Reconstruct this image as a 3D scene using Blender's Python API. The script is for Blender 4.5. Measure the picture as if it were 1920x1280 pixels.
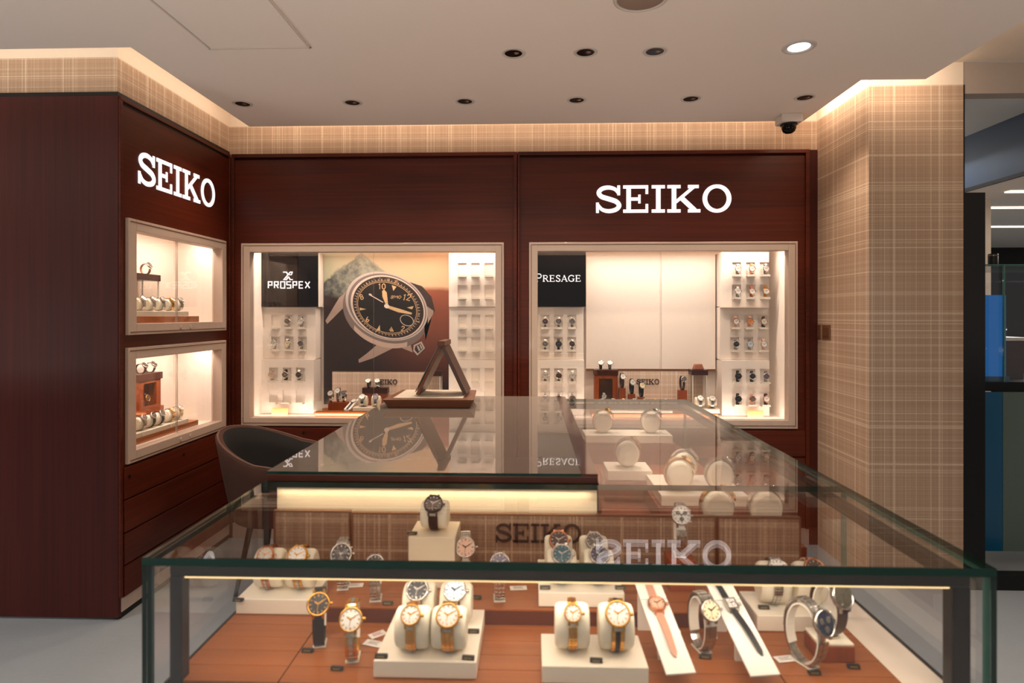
import bpy, math, random
from mathutils import Vector, Matrix, Euler
random.seed(7)
PI = math.pi; R = math.radians
S = bpy.context.scene
for o in list(bpy.data.objects): bpy.data.objects.remove(o)
COL = S.collection

# ------------------------------------------------------------------ camera, world, exposure
F = 1130.0; TH = R(1.82); CT, ST = math.cos(TH), math.sin(TH); EYE = 1.40
cd = bpy.data.cameras.new('camera'); cam = bpy.data.objects.new('camera', cd); COL.objects.link(cam)
cam.location = (0, 0, EYE); cam.rotation_euler = (PI/2, 0, TH)
cd.sensor_width = 36; cd.lens = F/1920*36; cd.shift_y = -50/1920
cd.clip_start = .02
cd.dof.use_dof = True; cd.dof.focus_distance = 3.4; cd.dof.aperture_fstop = 4.5
S.camera = cam
S.view_settings.view_transform = 'Standard'; S.view_settings.look = 'None'
S.view_settings.exposure = 0.0; S.view_settings.gamma = 1; S.view_settings.use_curve_mapping = False
w = bpy.data.worlds.new('world'); S.world = w; w.use_nodes = True
bg = w.node_tree.nodes['Background']; bg.inputs[0].default_value = (.70, .68, .66, 1); bg.inputs[1].default_value = .25
S.cycles.use_denoising = True
S.cycles.max_bounces = 10; S.cycles.transparent_max_bounces = 24
S.cycles.sample_clamp_indirect = 4
S.cycles.caustics_reflective = False; S.cycles.caustics_refractive = False

def light(kind, name, loc, energy, col, rot=(0,0,0), size=.1, size_y=None, spot=None, blend=.5):
    l = bpy.data.lights.new(name, kind); l.energy = energy; l.color = col
    if kind == 'AREA':
        l.shape = 'RECTANGLE'; l.size = size; l.size_y = size_y or size
    if kind == 'SPOT':
        l.spot_size = R(spot); l.spot_blend = blend; l.shadow_soft_size = size
    if kind == 'POINT': l.shadow_soft_size = size
    o = bpy.data.objects.new(name, l); COL.objects.link(o); o.location = loc; o.rotation_euler = rot
    return o
WARM = (1, .80, .62); WARM2 = (1, .74, .52); CASEL = (1, .83, .70); COOL = (.80, .90, 1)
UP = (PI, 0, 0)
# unseen upward lamps added behind and beside the camera to brighten the ceiling
light('AREA', 'ceiling_fill', (-.21,-1.0,.98), 90, (1,.88,.76), UP, .48, 1.5)
light('AREA', 'ceiling_fill', (-3.9,.3,.98), 42, (1,.93,.86), UP, .7, 1.6)
light('AREA', 'ceiling_fill', (3.9,.2,.98), 22, (1,.90,.80), UP, .7, 1.6)
# LED strips along the top front edge inside the wall cases
E_CASE = 11; ZLOW = .764
light('AREA', 'case_led', (-.99, 3.800, 1.853), E_CASE, CASEL, (R(-18),0,0), 1.5, .03)
light('AREA', 'case_led', (-.99, 3.787, ZLOW), 1.6, CASEL, (R(125),0,0), 1.5, .012)
light('AREA', 'case_led', (.80, 3.800, 1.853), E_CASE, CASEL, (R(-18),0,0), 1.5, .03)
light('AREA', 'case_led', (.80, 3.787, ZLOW), 1.6, CASEL, (R(125),0,0), 1.5, .012)
light('AREA', 'case_led', (-1.965, 3.21, 1.846), 4.2, CASEL, (R(4),0,PI/2), .78, .04)
light('AREA', 'case_led', (-1.965, 3.21, 1.238), 4.2, CASEL, (R(4),0,PI/2), .78, .04)
# cove strips above the ceiling panel, shining at the wallpaper
light('AREA', 'cove_led', (-.1, 3.57, 2.63), 4.5, WARM, (R(70),0,0), 3.3, .04)
light('AREA', 'cove_led', (-1.74, 3.1, 2.63), 1.1, WARM, (R(70),0,PI/2), 1.0, .04)
light('AREA', 'cove_led', (-3.0, 2.48, 2.63), 2.4, (1,.9,.76), (R(70),0,0), 2.4, .04)
light('AREA', 'cove_led', (1.63, 3.35, 2.63), 1.6, WARM, (R(70),0,-PI/2), .6, .04)
light('AREA', 'cove_led', (1.80, 2.95, 2.63), 1.6, WARM, (R(70),0,0), .5, .04)
light('AREA', 'cove_led', (1.94, 1.5, 2.63), 3.5, WARM, (R(70),0,-PI/2), 2.6, .04)
# counter showcase strips
light('AREA', 'counter_led', (.04, .975, .981), 1.25, (1,.86,.70), (R(35),0,0), 1.1, .012)
light('AREA', 'counter_led', (-.22, 1.333, 1.008), .36, (1,.77,.50), (R(-4),0,0), .70, .012)
light('AREA', 'counter_led', (.42, 2.05, .995), .5, (1,.84,.66), (0,0,0), .10, 1.2)

# ------------------------------------------------------------------ pixel rays -> real points on real planes
def _ray(px, py):
    u = (px-960)/F; v = (590-py)/F
    return Vector((-ST+u*CT, CT+u*ST, v))
def at_y(px, py, Y): r = _ray(px,py); k = Y/r.y; return Vector((r.x*k, Y, EYE+r.z*k))
def at_x(px, py, X): r = _ray(px,py); k = X/r.x; return Vector((X, r.y*k, EYE+r.z*k))
def at_z(px, py, Z): r = _ray(px,py); k = (Z-EYE)/r.z; return Vector((r.x*k, r.y*k, Z))

# ------------------------------------------------------------------ materials
def lin(c):
    return tuple(((x/255)/12.92 if x/255 <= .04045 else ((x/255+.055)/1.055)**2.4) for x in c)
MATS = {}
class NT:
    def __init__(s, name):
        s.m = bpy.data.materials.new(name); s.m.use_nodes = True; s.t = s.m.node_tree
        s.b = s.t.nodes['Principled BSDF']; s.out = s.t.nodes['Material Output']
    def n(s, ty, **kw):
        x = s.t.nodes.new(ty)
        for k, v in kw.items():
            if k.startswith('i_'):
                key = k[2:]; key = int(key) if key.isdigit() else key
                if hasattr(v, 'is_linked') or isinstance(v, bpy.types.NodeSocket): s.t.links.new(v, x.inputs[key])
                else: x.inputs[key].default_value = v
            else: setattr(x, k, v)
        return x
    def math(s, op, a, b=0.0, c=None):
        x = s.n('ShaderNodeMath', operation=op)
        for i, v in enumerate((a, b, c)):
            if v is None: continue
            if isinstance(v, bpy.types.NodeSocket): s.t.links.new(v, x.inputs[i])
            else: x.inputs[i].default_value = v
        return x.outputs[0]
    def mix(s, f, a, b):
        x = s.n('ShaderNodeMix', data_type='RGBA')
        for i, v in ((0,f),(6,a),(7,b)):
            if isinstance(v, bpy.types.NodeSocket): s.t.links.new(v, x.inputs[i])
            elif i == 0: x.inputs[0].default_value = v
            else: x.inputs[i].default_value = (*v, 1)
        return x.outputs[2]
    def link(s, a, b): s.t.links.new(a, b)
def mat(name, rgb, rough=.5, metal=0, coat=0, emis=None, es=0, spec=.5, noise=.0, ns=40, trans=0, coatr=.05):
    if name in MATS: return MATS[name]
    x = NT(name); b = x.b; c = lin(rgb)
    b.inputs['Base Color'].default_value = (*c, 1); b.inputs['Roughness'].default_value = rough
    b.inputs['Metallic'].default_value = metal; b.inputs['Coat Weight'].default_value = coat
    b.inputs['Coat Roughness'].default_value = coatr; b.inputs['Specular IOR Level'].default_value = spec
    b.inputs['Transmission Weight'].default_value = trans
    if emis: b.inputs['Emission Color'].default_value = (*lin(emis), 1); b.inputs['Emission Strength'].default_value = es
    tc = x.n('ShaderNodeTexCoord')
    nz = x.n('ShaderNodeTexNoise', i_Vector=tc.outputs['Object'], i_Scale=ns, i_Detail=3.0)
    k = noise or .03
    v = x.math('MULTIPLY_ADD', nz.outputs[0], 2*k, 1-k)
    hs = x.n('ShaderNodeHueSaturation', i_Value=v); hs.inputs['Color'].default_value = (*c, 1)
    x.link(hs.outputs[0], b.inputs['Base Color'])
    MATS[name] = x.m; return x.m
def wood(name, dark, light_, axis, rough=.42, coat=.04, sc=1.0):
    x = NT(name); b = x.b
    tc = x.n('ShaderNodeTexCoord')
    big, small = 3.0*sc, 70.0*sc
    v = [small]*3; v[axis] = big*.35
    mp = x.n('ShaderNodeMapping', i_Vector=tc.outputs['Object']); mp.inputs['Scale'].default_value = v
    n1 = x.n('ShaderNodeTexNoise', i_Vector=mp.outputs[0], i_Scale=1.0, i_Detail=5.0, i_Roughness=.6)
    v2 = [5.0*sc]*3; v2[axis] = .4*sc
    mp2 = x.n('ShaderNodeMapping', i_Vector=tc.outputs['Object']); mp2.inputs['Scale'].default_value = v2
    n2 = x.n('ShaderNodeTexNoise', i_Vector=mp2.outputs[0], i_Scale=1.0, i_Detail=2.0)
    f = x.math('ADD', x.math('MULTIPLY', n1.outputs[0], .55), x.math('MULTIPLY', n2.outputs[0], .45))
    f = x.n('ShaderNodeMapRange', i_Value=f, i_1=.32, i_2=.68).outputs[0]
    x.link(x.mix(f, lin(dark), lin(light_)), b.inputs['Base Color'])
    b.inputs['Roughness'].default_value = rough; b.inputs['Coat Weight'].default_value = coat; b.inputs['Coat Roughness'].default_value = .18; b.inputs['Specular IOR Level'].default_value = .3
    bp = x.n('ShaderNodeBump', i_Height=n1.outputs[0], i_Strength=.06); x.link(bp.outputs[0], b.inputs['Normal'])
    MATS[name] = x.m; return x.m
def plaid(name, base, line, sc=1.0, rough=.75, horiz=True):
    x = NT(name); b = x.b
    ge = x.n('ShaderNodeNewGeometry'); sp = x.n('ShaderNodeSeparateXYZ', i_0=ge.outputs['Position'])
    u = x.math('ADD', sp.outputs[0], sp.outputs[1]); vz = sp.outputs[2]
    def stripes(co, fr, th, seed):
        a = x.math('FLOOR', x.math('MULTIPLY_ADD', co, fr*sc, seed))
        wn = x.n('ShaderNodeTexWhiteNoise', noise_dimensions='1D', i_W=a).outputs[0]
        return x.n('ShaderNodeMapRange', i_Value=wn, i_1=th, i_2=1.0, i_3=0.0, i_4=1.0).outputs[0], wn
    parts = []
    for co, sd in ((u, 11.3), (vz, 47.7)):
        s1, wn = stripes(co, 175, .80, sd); s2, _ = stripes(co, 420, .50, sd*3)
        parts.append(x.math('ADD', x.math('MULTIPLY', s1, .70), x.math('MULTIPLY', s2, .26)))
    f = x.math('MINIMUM', x.math('ADD', parts[0], parts[1]), 1.0)
    wv = x.n('ShaderNodeTexNoise', i_Vector=ge.outputs['Position'], i_Scale=160.0, i_Detail=1.0).outputs[0]
    f = x.math('MULTIPLY', f, x.math('MULTIPLY_ADD', wv, .9, .35))
    x.link(x.mix(f, lin(base), lin(line)), b.inputs['Base Color'])
    b.inputs['Roughness'].default_value = rough; b.inputs['Specular IOR Level'].default_value = .25
    MATS[name] = x.m; return x.m
def thin_glass(name, tint=(1,1,1), extra=0.0, n_=1.5):
    x = NT(name); x.t.nodes.remove(x.b)
    g = x.n('ShaderNodeNewGeometry')
    ior = x.math('ADD', x.math('MULTIPLY', g.outputs['Backfacing'], 1/n_-n_), n_)
    fr = x.n('ShaderNodeFresnel', i_IOR=ior).outputs[0]
    if extra: fr = x.math('ADD', fr, extra)
    tr = x.n('ShaderNodeBsdfTransparent', i_0=(*tint,1)); gl = x.n('ShaderNodeBsdfGlossy', i_Roughness=0.0)
    mx = x.n('ShaderNodeMixShader', i_0=fr, i_1=tr.outputs[0], i_2=gl.outputs[0])
    x.link(mx.outputs[0], x.out.inputs[0]); MATS[name] = x.m; return x.m

M_WOOD_V = wood('mahogany_vertical', (54,17,13), (82,29,20), 2)
M_WOOD_X = wood('mahogany_horizontal', (56,17,6), (96,34,14), 0)
M_WOOD_Y = wood('mahogany_depth', (58,18,7), (98,36,16), 1)
M_WDARK = wood('dark_counter_wood', (52,26,20), (78,40,30), 0, .3)
M_ORANGE = wood('orange_leather_wood', (140,78,35), (166,97,49), 0, .42, .1)
M_WBOX = wood('display_box_wood', (120,56,28), (158,80,42), 2, .4)
M_WTRAY = wood('vanity_wood', (92,56,40), (124,80,58), 0, .4)
M_PLAID = plaid('woven_wallpaper', (170,140,116), (222,200,174))
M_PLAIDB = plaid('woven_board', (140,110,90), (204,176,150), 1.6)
M_PLAIDC = plaid('woven_board_lit', (214,186,162), (250,236,220), 1.6)  # paler copy of the board cloth with the case light in its colour
M_CEIL = mat('ceiling_paint', (250,238,228), .85, noise=.012, ns=3)
M_CEIL2 = mat('cool_ceiling_paint', (206,206,206), .85)
M_COVE = mat('cove_paint', (226,208,188), .8)
M_FRAME = mat('champagne_metal_frame', (196,174,158), .45, .0, .1)
M_CREAM = mat('cream_lacquer', (244,230,214), .5)
M_CREAMP = mat('cream_panel', (246,234,222), .55)
M_CUSH = mat('cream_leatherette', (238,228,206), .5, noise=.04, ns=120)
M_BLOCK = mat('cream_stand_leatherette', (226,210,184), .5, noise=.03, ns=150)
M_BLOCKW = mat('ivory_stand_leatherette', (240,230,212), .5, noise=.03, ns=150)
M_WHITE = mat('white_board', (240,236,226), .5)
M_GLASS = thin_glass('clear_glass', n_=1.72)
M_GLASSD = thin_glass('case_door_glass', (.99,.985,.98))
M_EDGE = mat('green_glass_edge', (3,46,40), .12, 0, .25)
M_EDGE2 = mat('pale_glass_edge', (70,120,108), .1, 0, 1)
M_EDGED = mat('door_glass_edge', (176,158,142), .2)
M_BLACK = mat('black_metal', (20,17,17), .4, .3)
M_FRAMED = mat('bronze_black_frame', (24,17,15), .35, 0, 0, spec=.3)
M_ACRY = mat('black_acrylic', (12,9,9), .03, 0, 0, spec=.22)
M_SLABTOP = mat('grey_back_painted_glass', (122,110,101), .02, 0, 0, spec=.9)
M_SIGNW = mat('lit_white_letter', (120,118,116), .5, emis=(255,242,240), es=1.15)
M_SIGND = mat('dark_letter', (46,34,28), .4)
M_STRIP = mat('warm_light_strip', (255,240,210), .5, emis=(255,214,140), es=1.3)
M_TAG = mat('price_tag_black', (26,22,20), .35)
M_GOLDINK = mat('gold_ink', (170,140,70), .4)
M_PAPER = mat('tag_paper', (236,228,220), .6)
M_RED = mat('red_ink', (170,60,50), .6)
M_INK = mat('grey_ink', (120,116,112), .6)
M_BRASSW = mat('switch_plate_bronze', (120,80,54), .4, .3)
M_AMBER = mat('amber_plaque', (232,176,110), .4)
M_ACL = mat('milky_acrylic', (236,228,214), .15, 0, .6)
M_CLEAR = thin_glass('clear_acrylic', (.97,.95,.92), .04)
M_FABO = mat('chair_brown_fabric', (66,36,24), .85, noise=.12, ns=220)
M_FABI = mat('chair_dark_fabric', (19,16,16), .9, noise=.12, ns=220)
M_LEGM = mat('chair_leg_metal', (28,22,20), .4, .6)
M_SS = mat('chrome_reflector', (150,130,118), .18, 1)
M_SSD = mat('dark_reflector', (34,20,16), .25, .6)
M_TRIM = mat('white_trim', (216,206,198), .5)
M_LAMP = mat('cool_lamp_lens', (240,250,255), .4, emis=(236,248,255), es=6)
M_BASEB = mat('pale_metal_baseboard', (206,184,170), .4, .2)
M_KEY = mat('keyhole_black', (14,10,9), .4)

# floor: pale stone
x = NT('pale_stone_floor'); ge = x.n('ShaderNodeNewGeometry')
n1 = x.n('ShaderNodeTexNoise', i_Vector=ge.outputs['Position'], i_Scale=2.2, i_Detail=6.0).outputs[0]
n2 = x.n('ShaderNodeTexNoise', i_Vector=ge.outputs['Position'], i_Scale=60.0, i_Detail=3.0).outputs[0]
fx = x.math('ADD', x.math('MULTIPLY', n1, .7), x.math('MULTIPLY', n2, .3))
x.link(x.mix(fx, lin((132,138,142)), lin((160,166,170))), x.b.inputs['Base Color']); x.b.inputs['Roughness'].default_value = .32
M_FLOOR = x.m

METAL = dict(steel=((196,190,182),.2), gold=((214,158,74),.2), rose=((206,138,104),.22), dark=((58,52,50),.3))
def metal(k): return mat(k+'_watch_metal', METAL[k][0], METAL[k][1], 1)
DIAL = dict(white=(236,232,226), silver=(206,200,192), black=(26,23,24), navy=(34,38,62), teal=(34,88,100), grey=(96,90,86),
            salmon=(222,176,150), champagne=(232,214,176), brown=(64,44,36), iceblue=(200,218,232), olive=(66,60,46), amber=(226,150,90), mauve=(92,86,108))
def dialm(k): return mat(k+'_watch_dial', DIAL[k], .25, 0, 1, coatr=.02)
STRAP = dict(black=(22,20,20), brown=(66,36,28), tan=(170,116,80), rosemesh=(196,142,116), navy=(30,36,54), nude=(222,182,158))
def strapm(k): return mat(k+'_watch_strap', STRAP[k], .5, .0)

# ------------------------------------------------------------------ mesh builder
class MB:
    def __init__(s): s.v = []; s.f = []; s.m = []; s.sm = []
    def add(s, vs, fs, m=0, smooth=False, mat4=None):
        b = len(s.v)
        s.v += [tuple(mat4 @ Vector(p)) if mat4 else tuple(p) for p in vs]
        for i, f in enumerate(fs):
            s.f.append([b+k for k in f]); s.m.append(m[i] if isinstance(m, (list, tuple)) else m); s.sm.append(smooth)
        return s
    def hexa(s, p, m=0, mat4=None):
        return s.add(p, [(0,3,2,1),(4,5,6,7),(0,1,5,4),(1,2,6,5),(2,3,7,6),(3,0,4,7)], m, False, mat4)
    def box(s, x0, x1, y0, y1, z0, z1, m=0, mat4=None):
        if x1 < x0: x0, x1 = x1, x0
        if y1 < y0: y0, y1 = y1, y0
        if z1 < z0: z0, z1 = z1, z0
        return s.hexa([(x0,y0,z0),(x1,y0,z0),(x1,y1,z0),(x0,y1,z0),(x0,y0,z1),(x1,y0,z1),(x1,y1,z1),(x0,y1,z1)], m, mat4)
    def pane(s, x0, x1, y0, y1, z0, z1, mat4=None):      # glass on the two large faces (slot 0), cut edge elsewhere (slot 1)
        d = (x1-x0, y1-y0, z1-z0); a = d.index(min(d))
        m = [0 if a == 2 else 1]*2 + [0 if a == 1 else 1, 0 if a == 0 else 1, 0 if a == 1 else 1, 0 if a == 0 else 1]
        return s.box(x0, x1, y0, y1, z0, z1, m, mat4)
    def lathe(s, prof, n=24, mat4=None, m=0, smooth=True, caps=True):
        vs = []; fs = []
        for r, z in prof:
            for k in range(n):
                a = 2*PI*k/n; vs.append((r*math.cos(a), r*math.sin(a), z))
        for i in range(len(prof)-1):
            for k in range(n):
                fs.append((i*n+k, i*n+(k+1)%n, (i+1)*n+(k+1)%n, (i+1)*n+k))
        s.add(vs, fs, m, smooth, mat4)
        if caps:
            s.add(vs[:n], [tuple(range(n))[::-1]], m, False, mat4); s.add(vs[-n:], [tuple(range(n))], m, False, mat4)
        return s
    def cyl(s, p0, p1, r0, r1=None, n=16, m=0, smooth=True):
        p0, p1 = Vector(p0), Vector(p1); d = p1-p0
        q = d.to_track_quat('Z', 'Y').to_matrix().to_4x4(); q.translation = p0
        return s.lathe([(r0,0),(r0 if r1 is None else r1, d.length)], n, q, m, smooth)
    def prism(s, poly, z0, z1, mat4=None, m=0):
        a = sum(poly[i][0]*poly[(i+1)%len(poly)][1]-poly[(i+1)%len(poly)][0]*poly[i][1] for i in range(len(poly)))
        if a < 0: poly = poly[::-1]
        n = len(poly); vs = [(x,y,z0) for x,y in poly]+[(x,y,z1) for x,y in poly]
        fs = [tuple(range(n))[::-1], tuple(range(n,2*n))]+[(i,(i+1)%n,n+(i+1)%n,n+i) for i in range(n)]
        return s.add(vs, fs, m, False, mat4)
    def stroke(s, pts, wd, z0, z1, mat4=None, m=0, closed=False):   # flat ribbon letter stroke
        n = len(pts); L = []; Rr = []
        ws = wd if isinstance(wd, (list,tuple)) else [wd]*n
        for i in range(n):
            p = Vector(pts[i])
            a = Vector(pts[i-1]) if (i > 0 or closed) else None
            b = Vector(pts[(i+1)%n]) if (i < n-1 or closed) else None
            d1 = (p-a).normalized() if a is not None else (b-p).normalized()
            d2 = (b-p).normalized() if b is not None else d1
            n1 = Vector((-d1.y, d1.x)); n2 = Vector((-d2.y, d2.x)); nn = n1+n2
            if nn.length < .2: nn = n1
            nn.normalize(); k = min(1.6, 1/max(.3, nn.dot(n1)))
            L.append(p+nn*ws[i]/2*k); Rr.append(p-nn*ws[i]/2*k)
        for i in range(n if closed else n-1):
            j = (i+1)%n
            s.hexa([(*Rr[i],z0),(*Rr[j],z0),(*L[j],z0),(*L[i],z0),(*Rr[i],z1),(*Rr[j],z1),(*L[j],z1),(*L[i],z1)], m, mat4)
        return s
    def tube(s, pts, r, n=8, m=0):
        pts = [Vector(p) for p in pts]
        for a, b in zip(pts, pts[1:]): s.cyl(a, b, r, r, n, m)
        return s
    def mesh(s, name):
        me = bpy.data.meshes.new(name); me.from_pydata(s.v, [], s.f)
        me.polygons.foreach_set('material_index', s.m); me.polygons.foreach_set('use_smooth', s.sm); me.update()
        return me

WM = {}
def thing(name, label, cat, loc=(0,0,0), rz=0, group=None):
    o = bpy.data.objects.new(name, None); COL.objects.link(o); o.empty_display_size = .05
    o.location = loc; o.rotation_euler = rz if isinstance(rz, tuple) else (0,0,rz)
    assert 4 <= len(label.split()) , label
    if len(label.split()) > 16: print('LONG', len(label.split()), label)
    o['label'] = label; o['category'] = cat
    if group: o['group'] = group
    WM[o.name] = Matrix.Translation(Vector(loc)) @ Euler(o.rotation_euler).to_matrix().to_4x4()
    return o
def part(name, geo, mats, parent=None, world=False, label=None, bevel=0, kind=None):
    me = geo.mesh(name) if isinstance(geo, MB) else geo
    o = bpy.data.objects.new(name, me); COL.objects.link(o)
    if not isinstance(mats, (list, tuple)): mats = [mats]
    if not me.materials:
        for m in mats: me.materials.append(m)
    if parent is not None:
        o.parent = parent; WM[o.name] = WM[parent.name]
        if world: me.transform(WM[parent.name].inverted())
    else: WM[o.name] = Matrix.Identity(4)
    if label: o['label'] = label
    if kind: o['kind'] = kind
    if bevel:
        b = o.modifiers.new('bevel', 'BEVEL'); b.width = bevel; b.segments = 2; b.limit_method = 'ANGLE'
    return o
def single(name, label, cat, geo, mats, group=None, loc=(0,0,0), rz=0, bevel=0):
    o = part(name, geo, mats, None, bevel=bevel); o.location = loc; o.rotation_euler = rz if isinstance(rz, tuple) else (0,0,rz)
    o['label'] = label; o['category'] = cat
    if group: o['group'] = group
    return o
def struct(name, geo, mats, parent=None, bevel=0):
    o = part(name, geo, mats, parent, bevel=bevel)
    if parent is None: o['kind'] = 'structure'
    return o
def holed(mb, u0, u1, v0, v1, holes, put, m=0):
    us = sorted({u0,u1,*[h[0] for h in holes],*[h[1] for h in holes]}); vs = sorted({v0,v1,*[h[2] for h in holes],*[h[3] for h in holes]})
    for a, b in zip(us, us[1:]):
        run = None
        for c, d in zip(vs, vs[1:]):
            cu, cv = (a+b)/2, (c+d)/2
            if any(h[0] < cu < h[1] and h[2] < cv < h[3] for h in holes):
                if run: put(mb, a, b, run[0], run[1], m)
                run = None
            else: run = (run[0], d) if run else (c, d)
        if run: put(mb, a, b, run[0], run[1], m)
    return mb

# ------------------------------------------------------------------ lettering (built by hand as solid strokes)
def arc(cx, cy, rx, ry, a0, a1, n=14):
    return [(cx+rx*math.cos(R(a0+(a1-a0)*i/n)), cy+ry*math.sin(R(a0+(a1-a0)*i/n))) for i in range(n+1)]
def catmull(p, k=5):
    q = [p[0]]+p+[p[-1]]; out = []
    for i in range(1, len(q)-2):
        for j in range(k):
            t = j/k; a,b,c,d = (Vector(q[i+m]) for m in (-1,0,1,2))
            out.append(tuple(.5*((2*b)+(c-a)*t+(2*a-5*b+4*c-d)*t*t+(-a+3*b-3*c+d)*t**3)))
    return out+[p[-1]]
SW = .165; SH = .12                       # slab letters: stem and serif weights, cap height 1
def slab_letter(mb, ch, x, mt, d=1.0):
    T = mt @ Matrix.Translation((x,0,0))
    B = lambda a,b,c,e: mb.box(a,b,c,e,0,d,0,T)
    if ch == 'S':
        p = catmull([(.88,.72),(.76,.86),(.52,.925),(.28,.88),(.155,.745),(.25,.60),(.52,.51),(.80,.41),(.91,.26),(.79,.12),(.52,.065),(.27,.13),(.12,.30)])
        n = len(p); ws = [.10+.075*math.sin(PI*i/(n-1))**.7 for i in range(n)]
        mb.stroke(p, ws, 0, d, T); B(.84,.95,.64,1.0); B(.05,.16,0,.38); return 1.06
    if ch == 'E':
        B(.12,.29,0,1); B(0,.93,1-SH,1); B(0,.93,0,SH); B(.83,.93,.68,1); B(.83,.93,0,.32); B(.29,.62,.44,.56); B(.56,.65,.34,.66); return 1.06
    if ch == 'I':
        B(.16,.33,0,1); B(0,.49,1-SH,1); B(0,.49,0,SH); return .58
    if ch == 'K':
        B(.16,.33,0,1); B(0,.49,1-SH,1); B(0,.49,0,SH)
        mb.stroke([(.31,.38),(.98,.93)], .12, 0, d, T); mb.stroke([(.50,.55),(1.02,.07)], .175, 0, d, T)
        B(.76,1.16,1-SH,1); B(.76,1.22,0,SH); return 1.30
    if ch == 'O':
        mb.stroke(arc(.53,.5,.445,.445,0,360,40)[:-1], [.13+.04*abs(math.cos(2*PI*i/40)) for i in range(40)], 0, d, T, 0, True); return 1.06
WORD_W = 1.06*3+.58+1.30-.0
def slab_word(parent, mt, depth, m):
    xx = 0
    for ch in 'SEIKO':
        mb = MB(); a = slab_letter(mb, ch, xx, mt, depth); xx += a
        part('letter', mb, m, parent, world=True)
def strokes(mb, ch, T, d, w=.2):
    """plain stroke capitals and digits in a unit box"""
    G = {'P':[[(0,0),(0,1),(.62,1),(.62,.48),(0,.48)]], 'R':[[(0,0),(0,1),(.62,1),(.62,.5),(0,.5)],[(.3,.5),(.66,0)]],
         'O':[[(0,0),(.7,0),(.7,1),(0,1),(0,0)]], 'S':[[(.66,1),(0,1),(0,.54),(.66,.5),(.66,0),(0,0)]],
         'E':[[(.64,1),(0,1),(0,0),(.64,0)],[(0,.5),(.58,.5)]], 'X':[[(0,1),(.74,0)],[(0,0),(.74,1)]],
         'A':[[(0,0),(.36,1),(.72,0)],[(.14,.34),(.58,.34)]], 'G':[[(.7,.8),(.5,1),(.2,1),(0,.75),(0,.25),(.2,0),(.7,0),(.7,.45),(.4,.45)]],
         '0':[arc(.3,.5,.3,.5,0,360,16)], '1':[[(.1,.8),(.3,1),(.3,0)]], '2':[[(0,.75),(.15,1),(.5,1),(.6,.72),(0,0),(.62,0)]],
         '4':[[(.45,0),(.45,1),(0,.3),(.65,.3)]], '6':[[(.5,1),(.1,.55),(0,.25),(.3,0),(.6,.28),(.3,.52),(.05,.35)]],
         '8':[arc(.3,.74,.24,.26,0,360,12), arc(.3,.26,.3,.26,0,360,12)], 'I':[[(.15,0),(.15,1)]], 'K':[[(0,0),(0,1)],[(.6,1),(.05,.45)],[(.2,.55),(.65,0)]],
         'L':[[(0,1),(0,0),(.55,0)]], 'N':[[(0,0),(0,1),(.65,0),(.65,1)]], 'T':[[(0,1),(.7,1)],[(.35,1),(.35,0)]]}
    for p in G.get(ch, []): mb.stroke(p, w, 0, d, T)
    return max(q[0] for p in G[ch] for q in p)+.26
M3 = lambda origin, ux, uy, uz: Matrix(((ux[0],uy[0],uz[0],origin[0]),(ux[1],uy[1],uz[1],origin[1]),(ux[2],uy[2],uz[2],origin[2]),(0,0,0,1)))

# ------------------------------------------------------------------ levels taken from the photograph
YB = 3.73; XL = -1.89; XR = 1.745; YC = 2.70; YRC = 3.175
ZW = 2.405; ZP = 2.585; ZC = 2.54; ZU = 2.70          # wood top, wallpaper top, ceiling panel, recess
# ------------------------------------------------------------------ setting
struct('floor', MB().box(-6,7,-4,8,-.06,0), M_FLOOR)
poly = [(-6,-4),(-6,2.517),(-1.707,2.517),(-1.707,3.6),(1.602,3.6),(1.602,2.98),(1.908,2.98),(1.908,-4)]
cl = MB().prism(poly, ZC, ZC+.05); struct('ceiling', cl, M_CEIL)
struct('trim_1', MB().box(-6,7,-4,3.18,ZU,ZU+.05).box(-6,2.2235,3.18,4.4,ZU,ZU+.05), M_COVE)
struct('wall_back', MB().box(XL-.6,XR+.3,YB+.012,YB+.5,ZW,ZP), M_PLAID)
struct('trim_2', MB().box(XL-.6,XR+.3,YB+.012,YB+.5,ZP,ZU), M_COVE)
struct('wall_left', MB().box(-4.2,XL-.012,YC+.012,YB+.5,ZW+.018,ZP), M_PLAID)
struct('trim_3', MB().box(-4.2,XL-.012,YC+.012,YB+.5,ZP,ZU), M_COVE)
struct('wall_right', MB().box(XR,2.224,YRC,4.3,0,ZP), M_PLAID)
struct('trim_4', MB().box(XR,2.224,YRC,4.3,ZP,ZU), M_COVE)
struct('wall_rear', MB().box(-3.2,3.2,4.30,4.36,0,ZU), M_COVE)
struct('trim_5', MB().box(XL-.6, XL-.004, YC+.004, YB, ZW-.002, ZW+.018), M_BLACK)          # black filler painting in the shaded gap above the left cabinet
struct('trim_6', MB().box(-4.2, XL-.6, YC+.004, YB, ZW-.002, ZW+.018), M_BLACK)

# ceiling access hatch
h = thing('access_hatch', 'square white access hatch set flush in the ceiling', 'hatch', (-1.157,2.36,ZC))
hx0,hx1,hy0,hy1 = -1.378,-.937,1.99,2.54
part('hatch_panel', MB().box(hx0+.012,hx1-.012,hy0+.012,hy1-.012,ZC-.004,ZC-.0005), M_CEIL, h, True)
fr = MB()
for a in ((hx0,hx1,hy0,hy0+.008),(hx0,hx1,hy1-.008,hy1),(hx0,hx0+.008,hy0,hy1),(hx1-.008,hx1,hy0,hy1)): fr.box(*a,ZC-.005,ZC-.0003)
part('hatch_frame', fr, mat('hatch_trim',(226,212,202),.6), h, True)

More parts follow.
